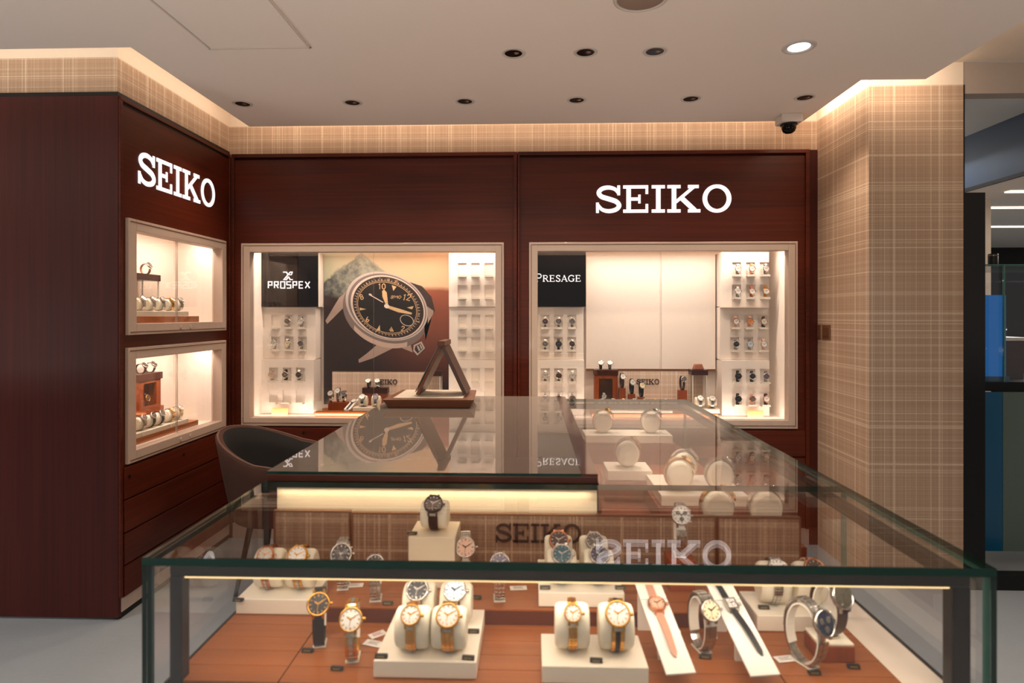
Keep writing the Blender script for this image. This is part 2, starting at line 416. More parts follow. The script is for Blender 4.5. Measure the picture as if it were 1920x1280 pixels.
# downlights
def downlight(x, y, label, lit=False, power=9):
    g = None
    t = thing('recessed_downlight', label, 'ceiling light', (x,y,ZC), 0, g)
    r = .046 if not lit else .060
    part('trim_ring', MB().lathe([(r*.84,.0),(r*.84,-.004),(r*1.12,-.003),(r*1.16,-.0004)], 28, None, 0, True, False), M_TRIM, t)
    if lit:
        part('lens', MB().lathe([(.0005,-.002),(r*.72,-.002),(r*.74,-.0012)], 24, None), M_LAMP, t)
        part('lens_collar', MB().lathe([(r*.74,-.001),(r*.86,-.0035)], 24, None, 0, True, False), M_TRIM, t)
    else:
        part('reflector', MB().lathe([(r*.84,-.0012),(r*.62,-.0010),(r*.6,-.0009)], 24, None, 0, True, False), M_SS, t)
        part('dark_cone', MB().lathe([(r*.83,-.0022),(.0006,-.0022)], 24, None, 0, True, False), M_SSD, t)
        part('lamp_glint', MB().lathe([(.0004,-.004),(r*.22,-.0038),(r*.24,-.0026)], 12, Matrix.Translation((r*.28,-r*.1,0))), M_SS, t)
    light('SPOT', 'downlight_beam', (x,y,ZC-.02), power, COOL if lit else WARM, (0,0,0), .03, spot=110, blend=.9)
    return t
DL = [(-1.558,'first'),(-.959,'second'),(-.353,'third'),(.241,'fourth'),(.841,'fifth'),(1.434,'sixth')]
for xx_, nm in DL:
    downlight(xx_, 3.207, f'small dark recessed downlight, {nm} from the left in the far row of six', power=26)
for xx_, nm in ((-.077,'leftmost'),(.236,'middle'),(.535,'rightmost')):
    downlight(xx_, 2.625, f'dark recessed downlight, {nm} of the nearer row of three', power=28)
downlight(1.14, 2.604, 'switched on downlight with a bright white lens and pale ring', True, 30)
# unseen spots added behind and beside the camera to light floor and aisles
for p in ((-3.2,1.2),(-3.4,-.6)): light('SPOT', 'aisle_fill_spot', (*p,ZC-.03), 80, COOL, (0,0,0), .06, spot=130, blend=.8)
for p in ((-.9,.3),(.9,.3),(-1.4,1.5)): light('SPOT', 'shop_fill_spot', (*p,ZC-.03), 16, WARM, (0,0,0), .05, spot=120, blend=.8)
for p in ((2.6,1.4),(2.8,-.4)): light('SPOT', 'aisle_fill_spot', (*p,2.48), 16, (.9,.95,1), (0,0,0), .06, spot=130, blend=.8)
t = thing('ceiling_speaker', 'round grey ceiling speaker cut off by the top picture edge', 'ceiling speaker', (.394,2.175,ZC))
part('base_ring', MB().lathe([(.10,-.0005),(.10,-.006),(.088,-.010),(.086,-.004)], 32, None), M_TRIM, t)
part('grille', MB().lathe([(.085,-.006),(.06,-.014),(.0008,-.017)], 32, None, 0, True, False), mat('speaker_grille',(150,128,112),.6), t)


# dome camera
t = thing('security_camera', 'white security camera with black dome hanging below the ceiling edge', 'camera', (1.475,3.50,ZC))
part('base', MB().box(-.06,.06,-.05,.05,-.048,-.0005), M_TRIM, t, bevel=.006)
part('collar', MB().lathe([(.046,-.048),(.046,-.056),(.038,-.058)], 24, None), M_BLACK, t)
part('dome', MB().lathe([(.040,-.056),(.039,-.075),(.032,-.092),(.018,-.101),(.0008,-.103)], 24, None, 0, True, False), M_ACRY, t)

# ------------------------------------------------------------------ wall cabinets
def put_y(y0, y1): return lambda mb,a,b,c,d,m: mb.box(a,b,y0,y1,c,d,m)
def put_x(x0, x1): return lambda mb,a,b,c,d,m: mb.box(x0,x1,a,b,c,d,m)
ZF0, ZF1 = .707, 1.847; ZO0, ZO1 = .757, 1.792
def back_cabinet(x0, x1, fx0, fx1, ox0, ox1, seam, label, n_draw):
    t = thing('wall_cabinet', label, 'cabinet', ((x0+x1)/2, YB, 0))
    mb = MB(); holed(mb, x0, x1, .10, ZW-.034, [(fx0+.01, fx1-.01, ZF0+.01, ZF1-.01)], put_y(YB, YB+.03))
    mb.box(x0,x1,YB+.03,4.08,ZF1+.02,ZW-.01); mb.box(x0,x0+.015,YB+.03,4.08,.0,ZW-.01); mb.box(x1-.015,x1,YB+.03,4.08,.0,ZW-.01)
    part('carcass', mb, M_WOOD_X, t, True)
    mb = MB(); mb.box(x0,x1,YB-.018,YB+.012,ZW-.022,ZW); mb.box(x0,x0+.013,YB-.018,YB,.10,ZW-.022); mb.box(x1-.022,x1,YB-.018,YB,.10,ZW-.022)
    part('edge_moulding', mb, M_WOOD_X, t, True, bevel=.002)
    mb = MB(); holed(mb, fx0, fx1, ZF0, ZF1, [(ox0,ox1,ZO0,ZO1)], put_y(YB-.014, YB+.05))
    part('display_frame', mb, M_FRAME, t, True, bevel=.002)
    for a,b,c,d in ((fx0+.012,fx1-.012,ZF1-.016,ZF1-.013),(fx0+.012,fx1-.012,ZF0+.016,ZF0+.019),(fx0+.012,fx0+.015,ZF0+.02,ZF1-.02),(fx1-.015,fx1-.012,ZF0+.02,ZF1-.02)):
        part('frame_bead', MB().box(a,b,YB-.0165,YB-.0135,c,d), M_BRASSW, t, True)
    mb = MB(); e = .02                      # lit white lining
    mb.box(ox0-e,ox1+e,4.03,4.05,ZO0-.02,1.866); mb.box(ox0-e-.01,ox0-.004,YB+.05,4.05,ZO0-.02,1.866); mb.box(ox1+.004,ox1+e+.01,YB+.05,4.05,ZO0-.02,1.866)
    mb.box(ox0-e,ox1+e,YB+.05,4.05,1.858,1.866)
    part('lining', mb, M_CREAMP, t, True)
    part('shelf', MB().box(ox0-e,ox1+e,YB+.05,4.03,ZO0-.02,ZO0-.002), M_CREAM, t, True)
    for a, b, y in ((ox0-.004, seam+.001, YB+.030),(seam-.001, ox1+.004, YB+.0365)):
        part('glass_door', MB().pane(a,b,y,y+.005,ZO0-.002,ZO1+.002), [M_GLASSD, M_EDGED], t, True)
    n = n_draw
    for i in range(n):
        for z0, z1 in ((.54,.695),(.325,.53),(.11,.315)):
            a = x0+.02+(x1-x0-.04)*i/n; b = x0+.02+(x1-x0-.04)*(i+1)/n-.004
            d = part('drawer', MB().box(a,b,YB-.014,YB-.0005,z0,z1), M_WOOD_X, t, True, bevel=.002)
            if z0 > .5: part('lock', MB().cyl(((a+b)/2,YB-.013,z1-.03),((a+b)/2,YB-.017,z1-.03),.008,.008,12), M_KEY, d, True)
    part('plinth', MB().box(x0,x1,YB-.006,YB+.03,.0,.10), M_BASEB, t, True)
    return t
back_cabinet(-1.872,-.087,-1.815,-.168,-1.76,-.221,at_y(698,620,YB).x,'mahogany wall cabinet around the lit case with the mountain watch poster',2)
back_cabinet(-.083,1.690,-.013,1.620,.040,1.565,at_y(1240,620,YB).x,'mahogany wall cabinet under the large white sign, beside woven wallpaper',2)
struct('trim_7', MB().box(XL-.03,-1.873,YB-.004,YB+.03,0,ZW), M_BRASSW)
struct('trim_8', MB().box(1.691,1.7435,YB-.002,YB+.35,0,ZW), M_WOOD_V)

# left cabinet, seen obliquely: case face looks along +x
t = thing('wall_cabinet', 'tall mahogany cabinet with two small lit cases one above the other', 'cabinet', (XL,YC,0))
LC = [(2.750,3.652,1.305,1.853),(2.748,3.650,.703,1.245)]; LO = [(2.808,3.605,1.358,1.799),(2.804,3.597,.758,1.191)]
mb = MB(); holed(mb, YC+.02, YB-.002, .10, ZW-.03, [(a+.01,b-.01,c+.01,d-.01) for a,b,c,d in LC], put_x(XL-.03, XL))
part('carcass', mb, M_WOOD_Y, t, True)
part('end_panel', MB().box(-4.2,XL,YC,YC+.02,.012,ZW-.002), M_WOOD_V, t, True)
mb = MB(); mb.box(XL-.03,XL+.010,YC+.004,YB-.02,ZW-.02,ZW-.002); mb.box(XL-.02,XL+.010,YC+.002,YC+.02,.10,ZW-.02); mb.box(XL,XL+.010,YB-.024,YB-.004,.10,ZW-.02)
part('edge_moulding', mb, M_WOOD_Y, t, True, bevel=.002)
part('shade_strip', MB().box(XL-.03,XL+.0005,YC+.03,YB-.03,ZW-.034,ZW-.020), M_BLACK, t, True)  # black strip painting in the shade below the top moulding
for (a,b,c,d),(e,f,g,hh) in zip(LC, LO):
    mb = MB(); holed(mb, a, b, c, d, [(e,f,g,hh)], put_x(XL-.05, XL+.016)); part('display_frame', mb, M_FRAME, t, True, bevel=.002)
    for q in ((a+.012,b-.012,d-.016,d-.013),(a+.012,b-.012,c+.012,c+.015)): part('frame_bead', MB().box(XL+.0155,XL+.0185,*q), M_BRASSW, t, True)
    mb = MB(); x0 = XL-.29
    mb.box(x0-.02,x0,e-.04,f+.04,g-.03,hh+.062); mb.box(x0,XL-.05,e-.04,e-.006,g-.03,hh+.062); mb.box(x0,XL-.05,f+.006,f+.04,g-.03,hh+.062)
    mb.box(x0,XL-.05,e-.02,f+.02,hh+.052,hh+.062)
    part('lining', mb, M_CREAMP, t, True)
    part('shelf', MB().box(x0,XL-.05,e-.02,f+.02,g-.02,g-.002), M_CREAM, t, True)
    ym = 3.215
    for p, q, xx_ in ((e-.004, ym+.001, XL-.030),(ym-.001, f+.004, XL-.0365)):
        gd = part('glass_door', MB().pane(xx_-.005,xx_,p,q,g-.002,hh+.002), [M_GLASSD, M_EDGED], t, True)
    for yy in (3.17, 3.26):
        part('lock', MB().cyl((XL+.015,yy,g-.025),(XL+.021,yy,g-.025),.010,.010,14), M_FRAME, t, True)
for z0, z1 in ((.545,.69),(.392,.538),(.243,.385),(.096,.236)):
    d = part('drawer', MB().box(XL,XL+.012,YC+.03,YB-.03,z0,z1), M_WOOD_Y, t, True, bevel=.002)
    if z0 > .5:
        for yy in (2.76,3.20): part('lock', MB().cyl((XL+.011,yy,z1-.045),(XL+.015,yy,z1-.045),.008,.008,12), M_KEY, d, True)
part('plinth', MB().box(XL-.02,XL+.004,YC+.02,YB-.02,.030,.092), M_BASEB, t, True)
part('plinth_gap', MB().box(XL-.03,XL-.002,YC+.02,YB-.02,.0,.030), M_BLACK, t, True)

# signs
t = thing('wall_sign', 'large white backlit letters on the mahogany fascia of the right cabinet', 'sign', (.39,YB,2.027))
k = (1.224-.391)/WORD_W; hz = 2.196-2.027
slab_word(t, M3((.391,YB,2.027),(k,0,0),(0,0,hz),(0,-1,0)), .005, M_SIGNW)
t = thing('wall_sign', 'white backlit letters on the narrow side of the left cabinet', 'sign', (XL,2.833,2.03))
k = (3.54-2.833)/WORD_W
slab_word(t, M3((XL,2.833,2.033),(0,k,0),(0,0,.160),(1,0,0)), .004, M_SIGNW)

# wall plates on the right wall
for ya, yb, nm in ((3.683,3.779,'farther'),(3.567,3.663,'nearer')):
    yb = min(yb, YB-.006) if ya > 3.6 else yb
    t = thing('switch_plate', f'small square bronze switch plate on woven wallpaper, the {nm} of two', 'switch', (XR,(ya+yb)/2,1.297))
    part('plate', MB().box(XR-.007,XR-.0003,ya,yb,1.253,1.341), M_BRASSW, t, True, bevel=.002)
    part('rocker', MB().box(XR-.010,XR-.007,ya+.016,yb-.016,1.270,1.324), mat('switch_rocker',(98,62,42),.35), t, True, bevel=.001)

# ------------------------------------------------------------------ watches
CACHE = {}
def loop_pt(t, ry, rz):
    n = Vector((0, -math.cos(t)/ry, math.sin(t)/rz)).normalized()
    return Vector((0, -ry*math.cos(t), rz+rz*math.sin(t))), n
def band(mb, ry, rz, t0, t1, w0, w1, off0, off1, seg, m=0, links=False, mc=0):
    for i in range(seg):
        f0, f1 = i/seg, (i+1)/seg
        a, b = t0+(t1-t0)*f0, t0+(t1-t0)*(f1-(.10/ (1) if links else 0))
        wa = w0+(w1-w0)*min(1, abs(f0)*2 if f0 < .5 else (1-f0)*2); wb = w0+(w1-w0)*min(1, abs(f1)*2 if f1 < .5 else (1-f1)*2)
        pa, na = loop_pt(a,ry,rz); pb, nb = loop_pt(b,ry,rz)
        def seg_(x0a,x1a,x0b,x1b,o1,mm):
            mb.hexa([pa+na*off0+Vector((x0a,0,0)), pa+na*off0+Vector((x1a,0,0)), pb+nb*off0+Vector((x1b,0,0)), pb+nb*off0+Vector((x0b,0,0)),
                     pa+na*o1+Vector((x0a,0,0)), pa+na*o1+Vector((x1a,0,0)), pb+nb*o1+Vector((x1b,0,0)), pb+nb*o1+Vector((x0b,0,0))], mm)
        if links:
            g = .0006
            seg_(-wa/2,-wa/6-g,-wb/2,-wb/6-g,off1,m); seg_(wa/6+g,wa/2,wb/6+g,wb/2,off1,m); seg_(-wa/6,wa/6,-wb/6,wb/6,off1+.0006,mc)
        else: seg_(-wa/2,wa/2,-wb/2,wb/2,off1,m)
def head_parts(Rr, lod, square, mt, chrono):
    n = {2:36,1:20,0:14}[lod]
    out = {}
    c = MB(); dl = MB(); hd = MB(); cr = MB()
    if square:
        a, b = Rr*.8, Rr
        def ring(s0, z0, s1, z1):
            P = [(a*s0,b*s0,z0),(-a*s0,b*s0,z0),(-a*s0,-b*s0,z0),(a*s0,-b*s0,z0)]; Q = [(a*s1,b*s1,z1),(-a*s1,b*s1,z1),(-a*s1,-b*s1,z1),(a*s1,-b*s1,z1)]
            c.add(P+Q, [(i,(i+1)%4,4+(i+1)%4,4+i) for i in range(4)], 0, False, mt)
        c.box(-a,a,-b,b,-.002,.003,0,mt); ring(1,.003,.95,.0055); ring(.95,.0055,.74,.006); ring(.74,.006,.72,.0052)
        dl.box(-a*.73,a*.73,-b*.73,b*.73,.003,.0053,0,mt)
    else:
        c.lathe([(Rr*.8,-.003),(Rr,-.001),(Rr,.0045),(Rr*.95,.0064),(Rr*.86,.0068),(Rr*.83,.0050)], n, mt, 0, True, False)
        c.lathe([(.0005,-.003),(Rr*.8,-.003)], n, mt, 0, False, False)
        dl.lathe([(Rr*.845,.0040),(Rr*.835,.0051),(.0004,.0053)], n, mt, 0, False, False)
    if lod:
        for sx in (-1,1):
            for sy in (-1,1):
                c.hexa([Vector((sx*Rr*.42-.002, sy*Rr*.80, -.002)), Vector((sx*Rr*.42+.002, sy*Rr*.80, -.002)), Vector((sx*Rr*.42+.002, sy*Rr*1.2, -.005)), Vector((sx*Rr*.42-.002, sy*Rr*1.2, -.005)),
                        Vector((sx*Rr*.42-.002, sy*Rr*.80, .004)), Vector((sx*Rr*.42+.002, sy*Rr*.80, .004)), Vector((sx*Rr*.42+.002, sy*Rr*1.2, -.0015)), Vector((sx*Rr*.42-.002, sy*Rr*1.2, -.0015))], 0, mt)
    cr.lathe([(.0026,0),(.0026,.0042),(.0018,.005)], 10, mt @ Matrix.Translation((Rr*.98,0,.0012)) @ Matrix.Rotation(PI/2,4,'Y'))
    z = .0056
    def hand(ang, ln, wd, tail=.15):
        T = mt @ Matrix.Rotation(ang,4,'Z'); hd.add([(-wd/2,-ln*tail,z),(wd/2,-ln*tail,z),(wd*.7,ln*.6,z),(0,ln,z),(-wd*.7,ln*.6,z)], [(0,1,2,3,4)], 0, False, T)
    k = .6 if square else .83
    hand(R(55), Rr*.46*k/.83, .0020); hand(R(-58), Rr*.70*k/.83, .0016)
    if lod:
        hand(R(170), Rr*.72*k/.83, .0006, .25)
        mk = MB()
        for i in range(12):
            T = mt @ Matrix.Rotation(R(30*i),4,'Z'); r0, r1 = Rr*.60, Rr*.77
            if square: r0, r1 = Rr*.42, Rr*.54
            w_ = .0011 if i%3 else .0018
            mk.box(-w_/2,w_/2,r0,r1,z-.0002,z+.0002,0,T)
        out['hour_markers'] = mk
        if chrono:
            sd = MB()
            for a in (0,120,240):
                T = mt @ Matrix.Rotation(R(a+180),4,'Z') @ Matrix.Translation((0,Rr*.40,0))
                sd.lathe([(Rr*.23,z-.0002),(Rr*.19,z+.0001),(.0004,z)], 18, T, 0, False, False)
            out['subdial'] = sd
            for sy in (-1,1):
                cr.lathe([(.0018,0),(.0018,.0035)], 8, mt @ Matrix.Rotation(R(32*sy),4,'Z') @ Matrix.Translation((Rr*.97,0,.0012)) @ Matrix.Rotation(PI/2,4,'Y'))
    out['case'] = c; out['dial'] = dl; out['hands'] = hd; out['crown'] = cr
    return out
def watch(label, loc, rz=0, ry=.028, rz_=.045, ang=36, Rr=.0195, met='steel', dial='white', strap='link', sw=.020, lod=1, square=False,
          chrono=False, center=None, group=None, hands=None, tilt=0, sub=None):
    t = thing('wristwatch', label, 'watch', loc, (tilt,0,rz) if tilt else rz, group)
    key = (ry,rz_,ang,Rr,strap if strap in ('link',) else 'band',sw,lod,square,chrono,strap,met,dial,center,hands)
    if key not in CACHE:
        t0 = R(ang); p, n = loop_pt(t0, ry, rz_)
        u = Vector((0, -n.z, n.y)); u = Vector((1,0,0)); up = n.cross(u)    # x right, up, normal
        mt = M3(p+n*.004, u, up, n)
        ps = head_parts(Rr, lod, square, mt, chrono)
        hm = metal(hands) if hands else (metal('steel') if sum(DIAL[dial]) < 330 and met != 'gold' else (metal('gold') if met in ('gold','rose') else mat('dark_hand',(50,46,44),.3,.6)))
        mats = dict(case=metal(met), crown=metal(met), dial=dialm(dial), hands=hm, hour_markers=hm, subdial=dialm(sub or ('grey' if dial in ('black','navy') else 'black' if dial == 'white' else 'brown')))
        s = MB(); d = math.asin(min(.95, Rr*.86/((ry+rz_)/2)))*1.0
        a, b = t0+d*.85, t0+2*PI-d*.85
        if strap == 'link':
            s_n = {2:26,1:20,0:14}[lod]; band(s, ry, rz_, a, b, sw, sw*.8, .0002, .0030, s_n, 0, lod > 0, 1)
            sm = [metal(met if met != 'dark' else 'dark'), metal(center or met)]
        else:
            band(s, ry, rz_, a, b, sw, sw*.82, .0002, .0028, {2:40,1:26,0:16}[lod]); sm = [strapm(strap)]
        res = []
        for nm, g in list(ps.items())+[('bracelet' if strap == 'link' else 'strap', s)]:
            me = g.mesh(nm)
            for mm in (sm if nm in ('bracelet','strap') else [mats[nm]]): me.materials.append(mm)
            res.append((nm, me))
        CACHE[key] = res
    at = {}
    for nm, me in sorted(CACHE[key], key=lambda q: q[0] not in ('case','dial')):
        at[nm] = part(nm, me, [], at['dial'] if nm in ('hands','hour_markers','subdial') else at['case'] if nm == 'crown' else t)
    return t
def cushion_geo(ry, rz, w, n=22):
    mb = MB(); xs = [-.5,-.46,-.36,0,.36,.46,.5]; ss = [.80,.92,.985,1,.985,.92,.80]
    vs = []; fs = []
    for x_, s_ in zip(xs, ss):
        for k in range(n):
            a = 2*PI*k/n; vs.append((x_*w, -ry*s_*math.cos(a), rz+rz*s_*math.sin(a)))
    for i in range(len(xs)-1):
        for k in range(n): fs.append((i*n+k, i*n+(k+1)%n, (i+1)*n+(k+1)%n, (i+1)*n+k))
    mb.add(vs, fs, 0, True); mb.add(vs[:n], [tuple(range(n))], 0, False); mb.add(vs[-n:], [tuple(range(n))[::-1]], 0, False)
    return mb
CU = {}
def cushion(parent, loc, rz, ry, rz_, w, m=M_CUSH):
    k = (ry,rz_,w)
    if k not in CU: CU[k] = cushion_geo(ry-.0012, rz_-.0012, w).mesh('cushion'); CU[k].materials.append(m)
    o = bpy.data.objects.new('cushion', CU[k]); COL.objects.link(o); o.parent = parent
    o.location = loc; o.rotation_euler = (0,0,rz); return o
def block(label, x0, x1, y0, y1, z0, z1, spots, m=M_BLOCKW, ry=.029, rz_=.035, w=.056, rz=0, group=None):
    """cream watch block with cushions; spots are local to the block's front-left corner; returns world places for the watches"""
    t = thing('watch_block', label, 'display stand', (x0,y0,z0), rz, group)
    mb = MB(); mb.box(0,x1-x0,0,y1-y0,.0006,z1-z0); part('base', mb, m, t, bevel=.0015)
    out = []
    for sx, sy, yaw in spots:
        cushion(t, (sx,sy,z1-z0+.003), yaw, ry, rz_, w)
        p = Matrix.Rotation(rz,4,'Z') @ Vector((sx,sy,0)); out.append((Vector((x0,y0,z1+.0042-.0012+.0006))+p, rz+yaw))
    return out
def cuff(label, loc, rz, ry, rz_, w=.018, m=M_ACL):
    t = thing('watch_cuff', label, 'display stand', loc, rz)
    mb = MB(); band(mb, ry-.0042, rz_-.0042, R(-80), R(215), w, w, -.0010, .0016, 26)
    mb2 = MB(); mb2.box(-w*.62,w*.62,-ry*.55,ry*.55,-.0002-.0042+.0045,.0022)
    q = part('band', mb, m, t); 
    for v in q.data.vertices: v.co.z += .0042
    part('foot', mb2, m, t, bevel=.0005)
    return t
def tag(x, y, z, label, rz=0):
    t = thing('price_tag', label, 'price tag', (x,y,z), rz)
    part('plaque', MB().hexa([(-.010,-.004,.0004),(.010,-.004,.0004),(.010,.004,.0004),(-.010,.004,.0004),(-.010,-.0015,.006),(.010,-.0015,.006),(.010,.003,.006),(-.010,.003,.006)]), M_TAG, t, bevel=.0006)
    d = MB()
    for i in range(4):
        for q in range(1): d.box(-.0058+.003*i,-.0040+.003*i,-.0033,-.0028,.0016,.0040)
    part('figures', d, M_GOLDINK, t)
    return t
def paper(label, loc, rz, wx=.03, wy=.018, tilt=0, red=False):
    t = thing('paper_tag', label, 'paper tag', loc, (tilt,0,rz))
    part('card', MB().box(-wx/2,wx/2,-wy/2,wy/2,.0003,.0009), M_PAPER, t)
    mb = MB()
    for i in range(3): mb.box(-wx*.3,wx*(.3-.1*(i%2)),wy*(.22-.2*i),wy*(.22-.2*i)+.0012,.0009,.0011)
    part('print', mb, M_RED if red else M_INK, t)
    return t

# ------------------------------------------------------------------ counter: front showcase
GX0, GX1, GY0, GY1 = -.604, .691, .917, 1.343; ZG = 1.023; GT = .012; ZT = .82; ZR = .85
t = thing('counter_showcase', 'glass topped front showcase counter with bronze black frame and green glass edges', 'showcase', (.04,1.13,0))
part('glass_top', MB().pane(GX0,GX1,GY0,GY1,ZG-GT,ZG), [M_GLASS,M_EDGE], t, True)
part('glass_front', MB().pane(GX0,GX1,GY0,GY0+GT,.66,ZG-GT-.0004), [M_GLASS,M_EDGE], t, True)
part('glass_side', MB().pane(GX0,GX0+GT,GY0+GT+.0004,GY1,.66,ZG-GT-.0004), [M_GLASS,M_EDGE], t, True)
part('glass_side', MB().pane(GX1-GT,GX1,GY0+GT+.0004,GY1,.66,ZG-GT-.0004), [M_GLASS,M_EDGE2], t, True)
part('top_bar', MB().box(-.573,.668,.937,.962,.985,1.007), M_FRAMED, t, True, bevel=.003)
for a,b in ((-.573,-.553),(.640,.668)): part('corner_post', MB().box(a,b,.937,.960,.66,.985), M_FRAMED, t, True, bevel=.002)
part('side_rail', MB().box(.645,.668,.962,GY1,.985,1.007), M_FRAMED, t, True, bevel=.003)
part('light_strip', MB().box(-.550,.638,.940,.958,.9825,.9848), M_STRIP, t, True)
part('back_panel', MB().box(-.574,.146,1.345,1.3485,.80,1.0105), mat('lit_cream_panel',(250,236,206),.6), t, True)
part('plinth', MB().box(-.575,.655,.934,1.343,0,.80), M_WDARK, t, True)
part('ledge', MB().box(.5845,.655,.934,1.343,.80,.818), M_CREAM, t, True)
part('ledge_edge', MB().box(.655,.661,.934,1.343,.78,.820), M_FRAMED, t, True)
part('tray_edge', MB().box(-.5795,-.5752,.934,1.343,.78,.8205), M_FRAMED, t, True)
def tray(label, x0, x1, y0, y1, z0, z1, pitch=.045, m=M_ORANGE, inset=.012):
    t = thing('display_tray', label, 'tray', (x0,y0,z0))
    part('base', MB().box(x0,x1,y0,y1,z0+.0004,z1-.004), mat('tray_edge_brown',(92,42,22),.45), t, True)
    n = max(1, round((y1-y0)/pitch)); p = (y1-y0)/n; me = None
    for i in range(n):
        a = y0+p*i; mb = MB().box(x0,x1,a+.0006,a+p-.0006,z1-.004,z1)
        part('slat', mb, m, t, True, bevel=.0006)
    return t
tray('orange slatted display tray at the left end of the front showcase', -.5745,-.401,.940,1.335,.80,ZT)
tray('wide orange slatted display tray in the middle of the front showcase', -.399,.400,.940,1.335,.80,ZT)
tray('orange slatted display tray at the right end beside the white ledge', .402,.584,.940,1.335,.80,ZT)
tray('raised orange tier with brown front edge behind the middle tray', -.400,.398,1.126,1.300,ZT,ZR)
# woven boards at the back of the case
def board(label, x0, x1, z0, z1, y=1.322):
    t = thing('sign_board', label, 'sign board', ((x0+x1)/2,y,z0))
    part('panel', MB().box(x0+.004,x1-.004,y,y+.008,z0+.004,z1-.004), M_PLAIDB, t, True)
    fr = MB(); holed(fr, x0, x1, z0+.0005, z1, [(x0+.004,x1-.004,z0+.004,z1-.004)], put_y(y-.001,y+.010)); part('rim', fr, M_BRASSW, t, True)
    return t
board('woven cloth board left of the lettered board in the front showcase', -.572,-.400,ZT,.966)
b = board('wide woven cloth board with dark raised letters at the back of the front showcase', -.398,.402,ZT,.963)
slab_word(b, M3((at_y(928,1018,1.32).x,1.3205,.902),(.188/WORD_W,0,0),(0,0,.041),(0,-1,0)), .003, M_SIGND)
board('woven cloth board right of the lettered board in the front showcase', .404,.583,ZT,.962)

# ------------------------------------------------------------------ wooden counter with glass slab
t = thing('wooden_counter', 'dark wooden service counter with a grey glass top and green edge', 'counter', (-.23,2.0,0))
part('cabinet', MB().box(-.575,.147,1.349,2.60,0,1.0125), M_WDARK, t, True)
part('lower_edge', MB().box(-.596,.147,1.353,2.625,1.0125,1.022), M_FRAMED, t, True, bevel=.001)
part('wood_edge', MB().box(-.600,.149,1.350,2.630,1.022,1.0388), M_WDARK, t, True, bevel=.002)
part('glass_top', MB().box(-.600,.112,1.350,2.630,1.0388,1.045,[0,0,1,1,1,1]), [M_SLABTOP,M_EDGE], t, True)
part('wood_border', MB().box(.1125,.149,1.351,2.630,1.0388,1.0444), mat('polished_border',(74,34,26),.12,0,.5), t, True)
# ------------------------------------------------------------------ right-hand showcase
RX0, RX1, RY0, RY1 = .151, .691, 1.3445, 2.710
t = thing('counter_showcase', 'long glass showcase counter running back along the right of the wooden counter', 'showcase', (.42,2.03,0))
part('glass_top', MB().pane(RX0,RX1,RY0,RY1,ZG-GT,ZG), [M_GLASS,M_EDGE], t, True)
part('glass_side', MB().pane(RX1-GT,RX1,RY0,RY1,.72,ZG-GT-.0004), [M_GLASS,M_EDGE2], t, True)
part('glass_end', MB().pane(RX0,RX1-GT-.0004,RY1-GT,RY1,.72,ZG-GT-.0004), [M_GLASS,M_EDGE2], t, True)
part('side_rail', MB().box(.645,.668,RY0,RY1-.03,.985,1.007), M_FRAMED, t, True, bevel=.003)
part('top_bar', MB().box(.152,.645,RY1-.05,RY1-.03,.985,1.007), M_FRAMED, t, True, bevel=.003)
part('inner_panel', MB().box(.152,.158,RY0+.01,RY1-.03,.80,1.0105), M_WBOX, t, True)
part('plinth', MB().box(.152,.655,1.352,RY1-.02,0,.80), M_WDARK, t, True)
part('tray_floor', MB().box(.159,.655,1.352,RY1-.02,.8005,.82), M_WBOX, t, True)
g = 'watches seen from behind in the right showcase'
def rc_block(lab, x0, x1, y0, y1, spots, z0=.82):
    return block(lab, x0, x1, y0, y1, z0, z0+.03, spots, M_BLOCKW, .038, .043, .052)
RSH = iter(('the far block','the single cushion block','the three cushion block','the nearest block'))
for lab, x0, x1, y0, y1, sp, base in (
    ('cream watch block at the far end of the right showcase', .21, .55, 2.36, 2.48, [(.075,.06,PI/2),(.265,.06,PI/2)], .90),
    ('cream watch block with one cushion beside the counter edge in the right showcase', .24, .38, 1.90, 2.02, [(.07,.06,PI/2)], .88),
    ('cream watch block with three cushions in the middle of the right showcase', .36, .60, 1.68, 1.90, [(.06,.055,PI/2),(.175,.055,PI/2),(.10,.160,PI/2)], .87),
    ('cream watch block nearest the front in the right showcase', .39, .63, 1.43, 1.53, [(.06,.05,PI/2),(.175,.05,PI/2)], .86)):
    sh = next(RSH)
    if base > .82:
        single('wooden_riser', 'low wooden riser under '+sh+' in the right showcase', 'riser', MB().box(x0-.01,x1+.01,y0-.01,y1+.01,.8204,base), M_WBOX)
    for i, (p, yaw) in enumerate(rc_block(lab, x0, x1, y0, y1, sp, base+.0004)):
        watch(f'{["gold","steel","two tone"][i%3]} watch facing away, {["first","second","third"][i]} cushion of {sh} in the right showcase', p, yaw, .038, .043, 46, .019, ['gold','steel','steel'][i%3], ['white','silver','champagne'][i%3], 'link', .018, 1)

